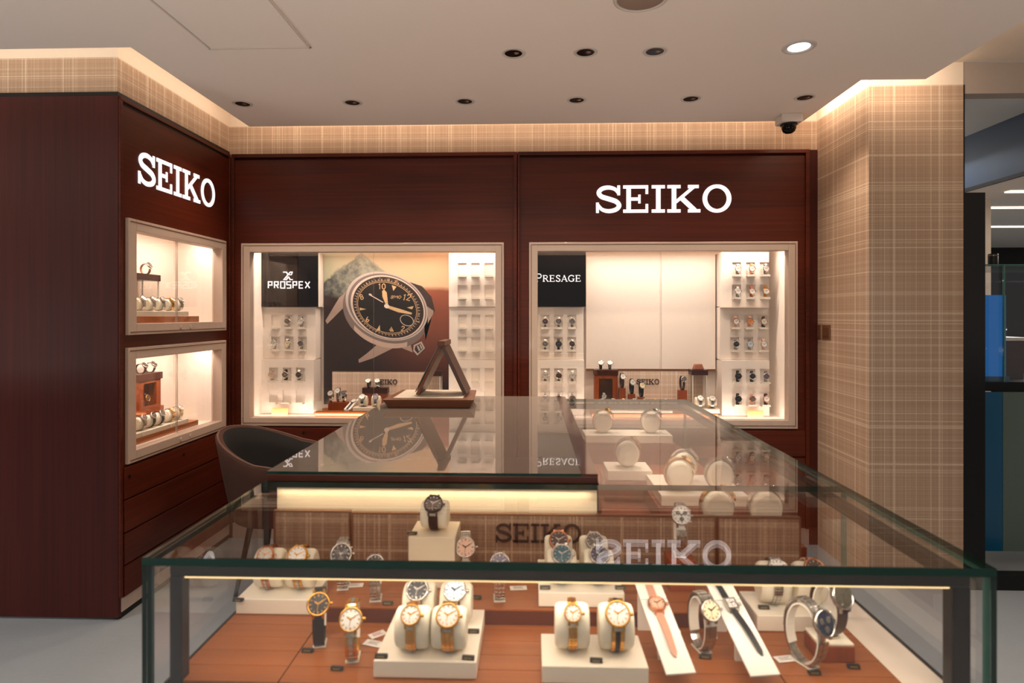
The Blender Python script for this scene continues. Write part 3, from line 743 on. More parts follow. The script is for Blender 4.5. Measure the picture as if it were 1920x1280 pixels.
# ------------------------------------------------------------------ watches in the front showcase
def on(px, py, z): return at_z(px, py, z)
CR = dict(ry=.031, rz_=.047)
def cuffed(label, px, py, z, yaw=0, short='', **kw):
    p = on(px, py, z); p.z = z+.0004
    a = dict(CR); a.update({k: kw.pop(k) for k in ('ry','rz_') if k in kw})
    cuff('milky cuff stand inside the '+short, p, yaw, a['ry'], a['rz_'])
    q = p.copy(); q.z += .0026
    return watch(label, q, yaw, **a, lod=2, **kw)
cuffed('gold cased watch with black dial and black leather strap on a cuff stand', 600, 1207, ZT, R(14), 'black strap gold watch', met='gold', dial='black', strap='black', Rr=.0195, ang=40, ry=.027)
cuffed('two tone watch with gold bezel and white dial on a cuff stand', 662, 1233, ZT, R(10), 'two tone gold bezel watch', met='gold', dial='white', strap='link', center='steel', Rr=.0195, ang=36)
cuffed('steel bracelet watch with plain cream dial standing between the two white ramps', 1315, 1217, ZT, R(14), 'cream dial steel watch between the ramps', met='steel', dial='champagne', strap='link', Rr=.0175, ang=38)
cuffed('large steel chronograph with black dial turned to the right beside the white ledge', 1510, 1244, ZT, R(27), 'turned black steel chronograph', met='steel', dial='navy', strap='link', Rr=.0215, ang=30, chrono=True, ry=.034, rz_=.052)
cuffed('large black dial steel chronograph at the left end of the raised tier', 645, 1100, ZR, R(8), 'black chronograph on the raised tier', met='steel', dial='black', strap='link', Rr=.0215, ang=34, chrono=True)
cuffed('smaller black dial steel watch on the raised tier, left of the tall cream block', 705, 1122, ZR, R(10), 'small black dial steel watch', met='steel', dial='black', strap='link', Rr=.0185, ang=48, ry=.029, rz_=.040)
cuffed('steel watch with pale salmon dial on the raised tier, right of the tall cream block', 873, 1086, ZR, R(6), 'salmon dial steel watch', met='steel', dial='salmon', strap='link', Rr=.0205, ang=34)
cuffed('steel watch with dark purple blue dial standing left of the dark letters', 936, 1122, ZR, R(6), 'purple blue dial steel watch', met='steel', dial='mauve', strap='link', Rr=.0195, ang=46, ry=.029, rz_=.042)
# four-cushion block in front
BW = dict(ry=.029, rz_=.035)
pl = block('cream watch block with four cushions at the front, left of centre', -.252,-.087,.955,1.150,ZT+.0004,ZT+.028,[(.058,.036,0),(.118,.036,0),(.052,.125,0),(.118,.125,0)])
W4 = [("small gold bracelet watch with white dial, front left of the four cushion block",dict(met='gold',dial='white',strap='link',Rr=.0165,sw=.016)),
      ("larger gold bracelet watch with white dial, front right of the four cushion block",dict(met='gold',dial='white',strap='link',Rr=.0195)),
      ("two tone steel watch with black dial, rear left of the four cushion block",dict(met='steel',dial='black',strap='link',center='gold',Rr=.020)),
      ("two tone steel watch with pale blue white dial, rear right of the four cushion block",dict(met='steel',dial='iceblue',strap='link',center='gold',Rr=.020))]
for (p, yw), (lb, kw) in zip(pl, W4): watch(lb, p, yw, **BW, ang=46, lod=2, **kw)
pl = block('cream watch block with two cushions at the front, right of centre', .017,.184,.949,1.046,ZT+.0004,ZT+.028,[(.050,.050,0),(.122,.050,0)], ry=.029, rz_=.038)
watch('small gold bracelet watch with white dial on the front two cushion block', *pl[0], .029,.038,44,.0145,'gold','white','link',.014,2,center='gold')
watch('large gold and black link bracelet watch with white dial on the front two cushion block', *pl[1], .029,.038,44,.0205,'gold','white','link',.021,2,center='dark')
# blocks at the back
pl = block('cream watch block with two cushions at the left end of the case', -.572,-.424,1.150,1.245,ZT+.0004,ZT+.030,[(.048,.048,0),(.112,.048,0)], rz_=.040)
watch('rose gold watch with pale dial, left cushion of the left end block', *pl[0], .029,.040,46,.0165,'rose','silver','link',.015,2,center='steel')
watch('gold bezel watch with white dial, right cushion of the left end block', *pl[1], .029,.040,46,.0200,'gold','white','link',.018,2,center='steel')
pl = block('tall cream block with one cushion in the middle of the raised tier', -.247,-.153,1.205,1.300,ZR+.0004,.9535,[(.047,.047,0)], M_BLOCK, rz_=.030)
watch('brown black dial watch on the tall cream block under the glass', *pl[0], .029,.030,46,.0195,'dark','brown','link',.019,2,hands='steel')
pl = block('cream watch block with four cushions on the raised tier below the white reflection', .014,.175,1.1355,1.290,ZR+.0004,ZR+.028,[(.045,.040,0),(.116,.040,0),(.042,.112,0),(.114,.112,0)], rz_=.033)
for (p, yw), (lb, kw) in zip(pl, [('steel watch with teal dial, front left on the raised four cushion block',dict(met='steel',dial='teal',Rr=.020)),('steel watch with black blue dial, front right on the raised four cushion block',dict(met='steel',dial='navy',Rr=.0195)),
      ('rose gold and brown watch, rear left on the raised four cushion block',dict(met='rose',dial='brown',Rr=.020,center='dark')),('grey brown dial watch, rear right on the raised four cushion block',dict(met='steel',dial='grey',Rr=.018))]):
    watch(lb, p, yw, .029, .033, 48, lod=2, strap='link', **kw)
pl = block('cream watch block with two cushions at the right end beside the white ledge', .414,.566,1.117,1.215,ZT+.0004,ZT+.030,[(.046,.048,0),(.114,.048,0)], rz_=.040)
watch('steel watch with white dial, left cushion of the block by the ledge', *pl[0], .029,.040,46,.0185,'steel','white','link',.016,2)
watch('rose gold watch with dark brown dial, right cushion of the block by the ledge', *pl[1], .029,.040,46,.0195,'rose','brown','nude',.018,2)
# panda chronograph on a wooden cube
p = on(1275,1100,ZR)
single('wooden_cube', 'brown wooden cube carrying the white faced chronograph on the raised tier', 'riser', MB().box(-.026,.026,-.02,.03,.0006,.062), M_WBOX, None, p, bevel=.001)
pz = Vector((p.x,p.y+.004,ZR+.0632))
cuff('milky cuff stand inside the white faced chronograph', pz, R(-6), .028, .050)
watch('steel chronograph with white face and black subdials on a wooden cube', pz+Vector((0,0,.0026)), R(-6), .028,.050,42,.0195,'steel','white','link',.019,2,chrono=True)
# brown strap watch on wooden block
p0 = on(1535,1242,ZT)
t = thing('wooden_stand', 'reddish wooden stand with cream top at the right end of the front tray', 'display stand', (p0.x,p0.y,ZT+.0004))
part('block', MB().box(0,.060,0,.055,0,.026), M_WBOX, t, bevel=.0015)
part('cream_top', MB().box(.001,.059,.001,.054,.0262,.0312), M_CUSH, t, bevel=.0015)
pz = Vector((p0.x+.030,p0.y+.030,ZT+.0322))
cuff('cream cuff on the reddish wooden stand', pz, R(22), .028, .045, .017, M_CUSH)
watch('large dark olive dial watch with dark brown leather strap on the wooden stand', pz+Vector((0,0,.0026)), R(22), .028,.045,38,.0215,'steel','olive','brown',.021,2)
# sloping white ramps
def ramp(label, wlabel, fx, bx, head_t, **kw):
    a = Vector((fx, .939, EYE-.556)); bq = Vector((bx, 1.135, EYE-.484)); L = (bq-a).length
    d = (bq-a).normalized(); ux = Vector((1,0,0)); ux = (ux-d*ux.dot(d)).normalized(); n = ux.cross(d)
    mt = M3(a, ux, d, n)
    t = thing('watch_ramp', label, 'display stand', (fx+.023, .939, ZT+.0004))
    part('board', MB().box(0,.047,0,L*.70,-.003,0,0,mt), M_WHITE, t, True, bevel=.0006)
    part('upper_board', MB().box(0,.047,L*.70+.0012,L,-.003,0,0,mt), M_WHITE, t, True, bevel=.0006)
    lg = MB(); y1 = 1.118; lg.box(bx+.008,bx+.040,y1-.004,y1,ZT+.0006,EYE-.484-.020); lg.box(fx+.004,fx+.042,1.02,1.026,ZT+.0006,EYE-.532)
    part('support', lg, M_WHITE, t, True)
    # watch laid flat on the slope
    hp = a+d*L*head_t+ux*.0235+n*.0036
    w_ = thing('wristwatch', wlabel, 'watch', hp)
    hm = M3(hp, ux, d, n); sq = kw.get('square', False); Rr = kw['Rr']
    ps = head_parts(Rr, 2, sq, hm, False)
    mm = dict(case=metal(kw['met']), crown=metal(kw['met']), dial=dialm(kw['dial']), hands=metal('gold' if kw['met'] == 'rose' else 'dark'))
    mm['hour_markers'] = mm['hands']
    for nm, g in ps.items(): part(nm, g, mm[nm], w_, True)
    s = MB(); sw = kw['sw']; hm2 = M3(hp-n*.0034, ux, d, n)
    def lay(y0, y1, w0, w1, bow, tip):
        N = 12; pts = []
        for i in range(N):
            f0, f1 = i/N, (i+1)/N
            za, zb = .0012+.006*math.sin(PI*f0)*bow, .0012+.006*math.sin(PI*f1)*bow
            wa, wb = (w0+(w1-w0)*f0)/2, (w0+(w1-w0)*f1)/2
            if tip and i == N-1: wb *= .35
            ya, yb = y0+(y1-y0)*f0, y0+(y1-y0)*f1; sx = kw.get('lean',0)
            s.hexa([(-wa+sx*ya,ya,za-.0010),(wa+sx*ya,ya,za-.0010),(wb+sx*yb,yb,zb-.0010),(-wb+sx*yb,yb,zb-.0010),(-wa+sx*ya,ya,za+.0012),(wa+sx*ya,ya,za+.0012),(wb+sx*yb,yb,zb+.0012),(-wb+sx*yb,yb,zb+.0012)] if y1 > y0 else
                   [(-wb+sx*yb,yb,zb-.0010),(wb+sx*yb,yb,zb-.0010),(wa+sx*ya,ya,za-.0010),(-wa+sx*ya,ya,za-.0010),(-wb+sx*yb,yb,zb+.0012),(wb+sx*yb,yb,zb+.0012),(wa+sx*ya,ya,za+.0012),(-wa+sx*ya,ya,za+.0012)], 0, hm2)
    lay(-Rr*.9, -Rr*.9-L*.42, sw, sw*.72, .7, True); lay(Rr*.9, Rr*.9+L*.26, sw, sw*.85, .3, False)
    part('strap', s, strapm(kw['strap']), w_, True)
ramp('long sloping white ramp holding the rose gold watch', 'rose gold watch with pink dial and rose mesh strap laid on a white ramp', .209, .188, .62, Rr=.0155, met='rose', dial='salmon', strap='rosemesh', sw=.013)
ramp('long sloping white ramp holding the square watch', 'small square steel watch with white dial and black leather strap on a white ramp', .338, .318, .63, Rr=.0125, met='steel', dial='white', strap='black', sw=.011, square=True, lean=-.10)
# price tags and paper tags
for px, py, z, lb in ((577,1222,ZT,'left of the black strap gold watch'),(632,1256,ZT,'in front of the two tone gold bezel watch'),(727,1133,ZR,'beside the small black dial watch on the tier'),
    (1322,1234,ZT,'in front of the cream dial watch between the ramps'),(1527,1264,ZT,'in front of the turned steel chronograph'),(1600,1252,ZT,'in front of the reddish wooden stand'),(893,1122,ZR,'left of the purple blue dial watch'),
    (715,1233,ZT+.028,'on the front left corner of the four cushion block'),(878,1236,ZT+.028,'on the front right corner of the four cushion block'),(888,1186,ZT+.028,'on the right edge of the four cushion block'),
    (1118,1241,ZT+.028,'between the cushions of the front two cushion block'),(447,1127,ZT+.030,'on the left corner of the left end block'),(1022,1104,ZR+.028,'on the left corner of the raised four cushion block'),(1163,1104,ZR+.028,'on the right corner of the raised four cushion block'),
    (1432,1141,ZT+.030,'on the corner of the block by the white ledge'),(773,1002,.9535,'on the corner of the tall cream block')):
    p = at_z(px, py, z); tag(p.x, p.y, z+.0004, 'tiny black price tag '+lb, random.uniform(-.08,.08))
for px, py, z, rz, rd, lb in ((708,1190,ZT,.7,True,'white paper tag with red print beside the four cushion block'),(700,1207,ZT,-.3,False,'smaller white paper tag lying under the red printed tag'),(1335,1188,ZT,1.3,False,'white paper tag behind the cream dial watch'),
    (1472,1236,ZT,.2,False,'white paper tag at the foot of the turned chronograph'),(972,1103,ZR,.1,False,'cream paper tag right of the purple blue dial watch'),(665,1098,ZR,.15,False,'white paper tag on the raised tier beside the black chronograph'),(1192,1163,ZT,1.2,False,'grey paper tag beside the rose gold watch ramp')):
    p = at_z(px, py, z); paper(lb, (p.x,p.y,z+.0006), rz, .034 if not rd else .030, .018, 0, rd)

# ------------------------------------------------------------------ vanity mirror on the wooden counter
SZ = 1.0454
t = thing('table_mirror', 'folding table mirror on a brown tray standing on the glass counter top', 'mirror', (-.41,2.40,SZ))
lo = [(-.548,2.285),(-.236,2.285),(-.25,2.55),(-.534,2.55)]; hi = [(-.566,2.272),(-.214,2.272),(-.232,2.57),(-.552,2.57)]
part('tray', MB().hexa([(*p,SZ+.0004) for p in lo]+[(*p,SZ+.034) for p in hi]), M_WTRAY, t, True, bevel=.003)
part('cream_inlay', MB().box(-.530,-.262,2.300,2.550,SZ+.0343,SZ+.0362), mat('pale_suede',(206,192,174),.8), t, True)
def slabp(p, q, wx, th):     # an upright board between a foot edge and the ridge
    p, q = Vector(p), Vector(q); d = (q-p).normalized(); y = Vector((0,1,0)); n = y.cross(d)
    mt = M3(p, d, y, n); L = (q-p).length
    return MB().box(0,L,-wx/2,wx/2,-th/2,th/2,0,mt)
zr = SZ+.0364
part('mirror_panel', slabp((-.445,2.43,zr+.006),(-.350,2.43,zr+.205),.18,.012), M_WTRAY, t, True, bevel=.001)
part('stand_leg', slabp((-.258,2.43,zr+.006),(-.352,2.43,zr+.205),.16,.014), mat('vanity_dark_leg',(70,42,34),.35), t, True, bevel=.001)
part('hinge_cap', MB().box(-.365,-.337,2.335,2.525,zr+.196,zr+.216), M_WTRAY, t, True, bevel=.002)
part('mirror_glass', slabp((-.455,2.43,zr+.016),(-.362,2.43,zr+.200),.16,.002), mat('mirror_silver',(210,206,200),.03,1), t, True)

# ------------------------------------------------------------------ tub chair
t = thing('tub_chair', 'dark brown upholstered tub chair between the counter and left cabinet', 'chair', (-1.30,3.12,0))
mb = MB(); N = 36; rows = []
for k in range(N+1):
    a = R(48+(312-48)*k/N); c_ = math.cos(a)
    zt = .675+.125*max(0,(-c_))**1.1 if c_ < 0 else .675-.10*c_**1.5
    prof = []
    for f in (0,.25,.5,.75,1):
        r = .235+.085*f**.8; prof.append((r*math.cos(a), r*math.sin(a), .36+(zt-.36)*f))
    top = (prof[-1][0]*.965, prof[-1][1]*.965, zt+.006)
    inn = [( (.235+.085*f**.8-.035)*math.cos(a), (.235+.085*f**.8-.035)*math.sin(a), .36+(zt-.36)*f) for f in (1,.75,.5,.25,0)]
    rows.append(prof+[top]+inn)
n = len(rows[0]); vs = [p for r_ in rows for p in r_]; fs = []; ms = []
for i in range(N):
    for j in range(n-1): fs.append((i*n+j,(i+1)*n+j,(i+1)*n+j+1,i*n+j+1)); ms.append(0 if j < 6 else 1)
mb.add(vs, fs, ms, True); mb.add(rows[0], [tuple(range(n))], 0); mb.add(rows[-1], [tuple(range(n))[::-1]], 0)
part('back_shell', mb, [M_FABO, M_FABI], t)
rim = MB().tube([(r_[5][0],r_[5][1],r_[5][2]) for r_ in rows], .006, 8); part('piping', rim, mat('chair_piping',(96,66,52),.7), t)
part('seat_cushion', MB().lathe([(.17,.36),(.225,.375),(.235,.41),(.22,.44),(.15,.455),(.001,.458)], 32, None), M_FABI, t)
for a in (45,135,225,315):
    part('leg', MB().cyl((.16*math.cos(R(a)),.16*math.sin(R(a)),.36),(.24*math.cos(R(a)),.24*math.sin(R(a)),.001),.016,.010,12), M_LEGM, t)

# ------------------------------------------------------------------ window towers with niches
def tower(label, x0, x1, secs, holder_x, sign=None):
    t = thing('display_tower', label, 'display tower', ((x0+x1)/2,3.9,ZO0))
    spots = []
    for (z0, z1, y, rowz, dx) in secs:
        mb = MB(); hs = []
        for zc in rowz:
            for cx in holder_x: hs.append((cx+dx-.029, cx+dx+.029, zc-.048, zc+.045))
        holed(mb, x0, x1, z0, z1, hs, put_y(y, y+.010)); mb.box(x0,x1,y+.012,y+.040,z0,z1)
        mb.box(x0,x1,y+.010,y+.012,z0,z1)
        part('niche_panel', mb, M_CREAMP, t, True)
        mb = MB().box(x0,x1,y+.0405,4.028,z0+.002,z1-.002); part('carcass', mb, M_CREAMP, t, True)
        for h in hs:
            cx, zc = (h[0]+h[1])/2, (h[2]+h[3])/2
            q = MB(); q.box(h[0]+.002,h[1]-.002,y-.030,y+.0095,h[2]+.0005,h[2]+.005); q.box(h[0]+.004,h[1]-.004,y-.032,y-.030,h[2]+.001,h[2]+.014)
            part('watch_ledge', q, M_ACL, t, True)
            spots.append((cx, y, h[2]+.006))
    return t, spots
RZ3 = [[1.69,1.547],[1.355,1.21],[1.01,.866]]
MIDZ = (1.11,1.45); LOWZ = (.757,1.108); TOPZ = (1.452,1.80)
def wallwatch(label, spot, met, dial, strap, sub=None, R_=.0205):
    cx, y, z = spot
    watch(label, (cx, y-.0145, z-.0004), 0,   .010, .038, 10, R_, met, dial, strap, .016 if strap=='link' else .017, 0)
ROW = ['top row','second row','third row','fourth row','fifth row','bottom row']; CLM = ['left','middle','right']
def fill(spots, specs, where, rows):
    for i, sp in enumerate(spots):
        s = specs[i] if i < len(specs) else None
        if s is None: continue
        met, dial, strap = s
        sn = {'link':f'{met if met!="dark" else "dark"} bracelet'}.get(strap, strap.replace('rosemesh','rose')+' strap')
        wallwatch(f'{dial} dial {sn} watch, {rows[i//3]} {CLM[i%3]} niche {where}', sp, met, dial, strap)
# A left
cols = [at_y(q,600,3.92).x for q in (517,542,567)]
tA, sp = tower('cream niche tower below the black panel in the poster case', -1.769, at_y(590,600,3.9).x, [(MIDZ[0],MIDZ[1],3.92,RZ3[1],0),(LOWZ[0],LOWZ[1],3.885,RZ3[2],0)], cols)
fill(sp, [None,('steel','grey','link'),('steel','silver','link'),('steel','silver','link'),('steel','champagne','link'),('steel','grey','link'),('steel','salmon','link'),('steel','olive','black'),('steel','black','link')], 'of the poster case left tower', ['upper row','second row','third row','lowest row'])
# A right (empty)
cols = [at_y(q,600,3.9).x for q in (867,892,917)]
tower('cream niche tower with empty niches right of the watch poster', -.533, -.215, [(TOPZ[0],TOPZ[1],3.89,RZ3[0],0),(MIDZ[0],MIDZ[1],3.905,RZ3[1],0),(LOWZ[0],LOWZ[1],3.885,RZ3[2],0)], cols)
# B left
cols = [at_y(q,620,3.92).x for q in (1022,1047,1072)]
tB, sp = tower('cream niche tower below the black panel in the right cabinet', .022, .340, [(MIDZ[0],MIDZ[1],3.92,RZ3[1],0),(LOWZ[0],LOWZ[1],3.885,RZ3[2],0)], cols)
fill(sp, [('steel','brown','link'),('steel','grey','link'),('steel','grey','link'),('steel','grey','link'),('dark','black','black'),('steel','brown','link'),('steel','silver','link'),('steel','brown','link'),('steel','silver','link'),('steel','silver','link'),('steel','black','link'),('steel','grey','link')], 'of the right cabinet left tower', ['upper row','second row','third row','lowest row'])
# B right
cols = [at_y(q,620,3.91).x for q in (1379,1405,1431)]
tC, sp = tower('tall cream niche tower at the right end of the right cabinet', 1.216, 1.50, [(TOPZ[0],TOPZ[1],3.89,RZ3[0],0),(MIDZ[0],MIDZ[1],3.925,RZ3[1],0),(LOWZ[0],LOWZ[1],3.885,RZ3[2],0)], cols)
fill(sp, [('steel','white','link'),('rose','white','tan'),('steel','silver','link'),('steel','white','link'),('rose','white','link'),('gold','white','link'),('rose','white','nude'),('rose','amber','nude'),('gold','white','black'),('steel','black','link'),('steel','iceblue','link'),('steel','white','nude'),
     ('dark','black','link'),('steel','black','black'),('steel','mauve','link'),('dark','black','black'),('rose','grey','nude'),('rose','white','brown')], 'of the right end tower', ROW)
part('lower_ledge', MB().box(1.216,1.50,3.875,3.925,1.446,1.4515), M_CREAM, tC, True)

# black brand panels
def black_panel(label, x0, x1, y):
    t = thing('brand_panel', label, 'sign', ((x0+x1)/2,y,1.45))
    part('acrylic', MB().box(x0,x1,y,y+.012,1.452,1.81), M_ACRY, t, True)
    part('box', MB().box(x0+.002,x1-.002,y+.0122,4.028,1.452,1.81), M_CREAMP, t, True)
    return t
t = black_panel('glossy black panel with white sporty lettering and cross emblem', -1.769, -1.391, 3.888)
mb0 = at_y(502,540,3.888); mb1 = at_y(579,528,3.888); kx = (mb1.x-mb0.x); hh = (mb1.z-mb0.z)
ww = 7*.7+6*.36; xx_ = 0
for ch in 'PROSPEX':
    mb = MB(); T = M3((mb0.x+(xx_+.12)*kx/ww,3.888,mb0.z),(kx/ww*1.0,0,0),(0,0,hh),(0,-1,0)); strokes(mb, ch, T, .003, .18)
    part('letter', mb, M_SIGNW, t, True); xx_ += .7+.36
e0 = at_y(531,525,3.888); e1 = at_y(549,509,3.888); T = M3((e0.x,3.888,e0.z),(e1.x-e0.x,0,0),(0,0,e1.z-e0.z),(0,-1,0))
mb = MB(); mb.stroke([(.0,.94),(.34,.94),(.50,.66)],.13,0,.003,T); mb.stroke([(.54,.42),(.74,.06),(1.0,.06)],.13,0,.003,T); mb.stroke([(.02,.06),(.36,.06),(.50,.34)],.12,0,.003,T); mb.stroke([(.12,.10),(.74,.94),(1.0,.94)],.12,0,.003,T); mb.stroke([(.94,.86),(.84,.62),(.62,.62)],.10,0,.003,T)
part('emblem', mb, M_SIGNW, t, True)
t = black_panel('glossy black panel with white serif lettering at the case edge', .005, .351, 3.888)
def serif(ch, mb, T, d):
    B = lambda a,b,c,e: mb.box(a,b,c,e,0,d,0,T); s = .15; k = .07
    def stem(x): B(x,x+s,0,1); B(x-.09,x+s+.09,0,k); B(x-.09,x+s+.09,1-k,1)
    if ch == 'P': stem(.12); mb.stroke([(.27,.95),(.5,.95)]+arc(.5,.70,.22,.25,85,-85,10)+[(.27,.45)], .10, 0, d, T); return .86
    if ch == 'R': stem(.12); mb.stroke([(.27,.95),(.5,.95)]+arc(.5,.73,.2,.22,85,-85,10)+[(.27,.51)], .10, 0, d, T); mb.stroke([(.45,.5),(.80,.03)], .14, 0, d, T); B(.7,.95,0,k); return .98
    if ch == 'E': stem(.12); B(.2,.72,.93,1); B(.2,.78,0,.07); B(.2,.62,.47,.54); B(.67,.72,.78,1); B(.73,.78,0,.24); B(.57,.62,.38,.62); return .90
    if ch == 'S':
        p = catmull([(.62,.80),(.5,.94),(.3,.95),(.14,.8),(.22,.62),(.45,.48),(.64,.3),(.55,.08),(.32,.04),(.10,.22)]); mb.stroke(p, .13, 0, d, T); B(.59,.65,.74,.99); B(.07,.13,.02,.28); return .78
    if ch == 'A': mb.stroke([(.12,0),(.50,1)], .08, 0, d, T); mb.stroke([(.46,1),(.85,0)], .15, 0, d, T); B(.27,.70,.30,.36); B(0,.25,0,k); B(.70,1.0,0,k); return 1.0
    if ch == 'G': mb.stroke(arc(.52,.5,.42,.46,45,325,22), .13, 0, d, T); B(.74,.88,.06,.45); B(.60,.98,.40,.46); B(.80,.86,.70,.96); return 1.04
x0_ = at_y(1003,528,3.888); x1_ = at_y(1090,515,3.888); hh = at_y(1010,515.5,3.888).z-x0_.z
ws = [1.25*.86]+[.98,.90,.78,1.0,1.04,.90]; tot = sum(ws); k = (x1_.x-x0_.x)/tot; xx_ = 0
for i, ch in enumerate('PRESAGE'):
    mb = MB(); f = 1.25 if i == 0 else 1.0
    serif(ch, mb, M3((x0_.x+xx_*k,3.888,x0_.z),(k*f,0,0),(0,0,hh*f*.98),(0,-1,0)), .003); xx_ += ws[i]
    part('letter', mb, M_SIGNW, t, True)

# blank cream panel
t = thing('blank_panel', 'tall blank cream panel in two sheets in the middle of the right case', 'panel', (.79,3.99,1.0))
xs = at_y(1240,600,3.985).x
part('sheet', MB().box(.362,xs-.001,3.985,4.0,1.045,1.803), M_CREAMP, t, True); part('sheet', MB().box(xs+.001,1.205,3.985,4.0,1.045,1.803), M_CREAMP, t, True)
part('lower_rail', MB().box(.362,1.205,3.978,4.0,1.030,1.044), M_BRASSW, t, True)

# ------------------------------------------------------------------ watch poster
PY = 4.0
def pp(u, v, k=0):      # poster drawing units: 5.12 per picture pixel, origin at (600,470)
    p = at_y(600+u/5.12, 470+v/5.12, PY); return (p.x, p.z)
p0 = at_y(607,697,PY); p1 = at_y(842,473,PY)
x = NT('poster_print'); tc = x.n('ShaderNodeTexCoord'); sp = x.n('ShaderNodeSeparateXYZ', i_0=tc.outputs['Generated']); U, V = sp.outputs[0], sp.outputs[2]
nz = x.n('ShaderNodeTexNoise', i_Vector=tc.outputs['Generated'], i_Scale=7.0, i_Detail=8.0, i_Roughness=.65).outputs[0]
nz2 = x.n('ShaderNodeTexNoise', i_Vector=tc.outputs['Generated'], i_Scale=14.0, i_Detail=8.0, i_Roughness=.7).outputs[0]
sky = x.mix(x.math('MULTIPLY_ADD', nz, .25, U), lin((150,160,138)), lin((222,188,150)))
ridge = x.math('SUBTRACT', 1.0, x.math('MULTIPLY', x.math('ABSOLUTE', x.math('SUBTRACT', U, .30)), .62))
ridge = x.math('ADD', ridge, x.math('MULTIPLY', x.math('SUBTRACT', nz2, .5), .10))
mask = x.n('ShaderNodeMapRange', i_Value=x.math('SUBTRACT', ridge, V), i_1=-.004, i_2=.012).outputs[0]
mtn = x.mix(x.n('ShaderNodeMapRange', i_Value=x.math('MULTIPLY_ADD', U, .55, x.math('MULTIPLY', nz2, .9)), i_1=.42, i_2=.80).outputs[0], lin((52,58,62)), lin((170,170,150)))
mtn = x.mix(x.n('ShaderNodeMapRange', i_Value=U, i_1=.45, i_2=.9).outputs[0], mtn, lin((214,182,146)))
c1 = x.mix(mask, sky, mtn)
hill = x.math('ADD', .735, x.math('MULTIPLY', x.math('SINE', x.math('MULTIPLY_ADD', U, 5.2, -3.1)), .035))
hm = x.n('ShaderNodeMapRange', i_Value=x.math('SUBTRACT', x.math('ADD', hill, x.math('MULTIPLY', x.math('SUBTRACT', nz, .5), .03)), V), i_1=-.01, i_2=.02).outputs[0]
red = x.mix(x.n('ShaderNodeMapRange', i_Value=V, i_1=.1, i_2=.75).outputs[0], lin((44,24,22)), lin((150,84,60)))
low = x.mix(x.n('ShaderNodeMapRange', i_Value=U, i_1=.40, i_2=.78).outputs[0], lin((46,32,28)), red)
x.link(x.mix(hm, c1, low), x.b.inputs['Base Color']); x.b.inputs['Roughness'].default_value = .35
M_POST = x.m
t = thing('wall_poster', 'large poster of a black dialled watch before a mountain landscape', 'poster', ((p0.x+p1.x)/2,PY,1.0))
part('printed_landscape', MB().box(p0.x,p1.x,PY,PY+.006,.80,p1.z), M_POST, t, True)
TP = lambda k: M3((0,PY-.0003*k,0),(1,0,0),(0,0,1),(0,-1,0))
def pprism(poly, k): return MB().prism([pp(*q) for q in poly], 0, .0002, TP(k))
def ell(cx, cy, a, b, tilt, n=64, a0=0, a1=360):
    c_, s_ = math.cos(R(tilt)), math.sin(R(tilt)); o = []
    for i in range(n):
        q = R(a0+(a1-a0)*i/(n if a1-a0 == 360 else n-1)); X, Yv = a*math.cos(q), b*math.sin(q); o.append((cx+X*c_-Yv*s_, cy+X*s_+Yv*c_))
    return o
pm = lambda n_, c_, r_=.35: mat('print_'+n_, c_, r_)
P_S1 = pm('silver',(188,176,168)); P_S2 = pm('mid_silver',(120,106,100)); P_S3 = pm('dark_silver',(62,48,44)); P_D = pm('dial',(30,24,20)); P_G = pm('gold',(214,178,130)); P_W = pm('white',(226,210,196)); P_DG = pm('olive',(52,44,34))
def lay_(name, mbs, m):
    a = MB()
    for q in mbs: a.add(q.v, q.f, 0)
    part(name, a, m, t, True)
lay_('printed_case_back', [pprism([(860,300),(980,340),(1070,440),(1105,580),(1060,620),(990,560)],1)], P_S3)
lay_('printed_lug', [pprism([(250,395),(232,540),(70,702),(52,672),(130,540),(185,450)],1), pprism([(560,890),(720,925),(510,1030),(375,1075),(368,1045),(450,985)],1), pprism([(1010,520),(1090,575),(1085,610),(1040,690),(1000,770),(1010,870),(1000,700)],2), pprism([(840,880),(870,900),(890,975),(790,935)],1)], pm('lug',(168,146,134)))
lay_('printed_case_side', [pprism(ell(628,590,425,325,25),2)], P_S2)
lay_('printed_case_side_light', [pprism(ell(632,598,418,318,25,30,40,120)+ell(632,560,418,308,25,30,120,40),3)], pm('side_light',(190,166,152)))
lay_('printed_bezel', [pprism(ell(640,532,410,312,25),4)], P_S1)
lay_('printed_bezel_shade', [pprism(ell(645,535,388,300,25),5)], P_S2)
lay_('printed_bezel_edge', [pprism(ell(652,541,370,292,25),6)], pm('edge',(216,196,182)))
lay_('printed_chapter_ring', [pprism(ell(656,543,352,280,25),7)], pm('ring',(48,36,31)))
def ringp(cx, cy, a, b, tilt, wd, k):
    return MB().stroke([pp(*q) for q in ell(cx,cy,a,b,tilt)], wd/5.12*.0035, 0, .0002, TP(k), 0, True)
lay_('printed_dial', [pprism(ell(645,545,290,232,25),8)], P_D)
lay_('printed_track', [ringp(645,545,292,234,25,5,9), ringp(645,545,305,246,25,3,9)], P_G)
tk = MB()
for i in range(60):
    q = R(6*i); c_, s_ = math.cos(R(25)), math.sin(R(25))
    def E_(f): X, Yv = 290*f*math.cos(q), 232*f*math.sin(q); return pp(645+X*c_-Yv*s_, 545+X*s_+Yv*c_)
    tk.stroke([E_(1.06), E_(1.13)], .0022 if i%5 else .004, 0, .0002, TP(9))
lay_('printed_minute_marks', [tk], P_W)
nm = MB()
def num(s_, u, v, h_, rot=0):
    for i, ch in enumerate(s_):
        o = pp(u+i*h_*.72, v); sc = h_/5.12*.0035; c_, q_ = math.cos(R(rot)), math.sin(R(rot))
        strokes(nm, ch, M3((o[0],PY-.003,o[1]),(sc*c_,0,sc*q_),(-sc*q_,0,sc*c_),(0,-1,0)), .0002, .16)
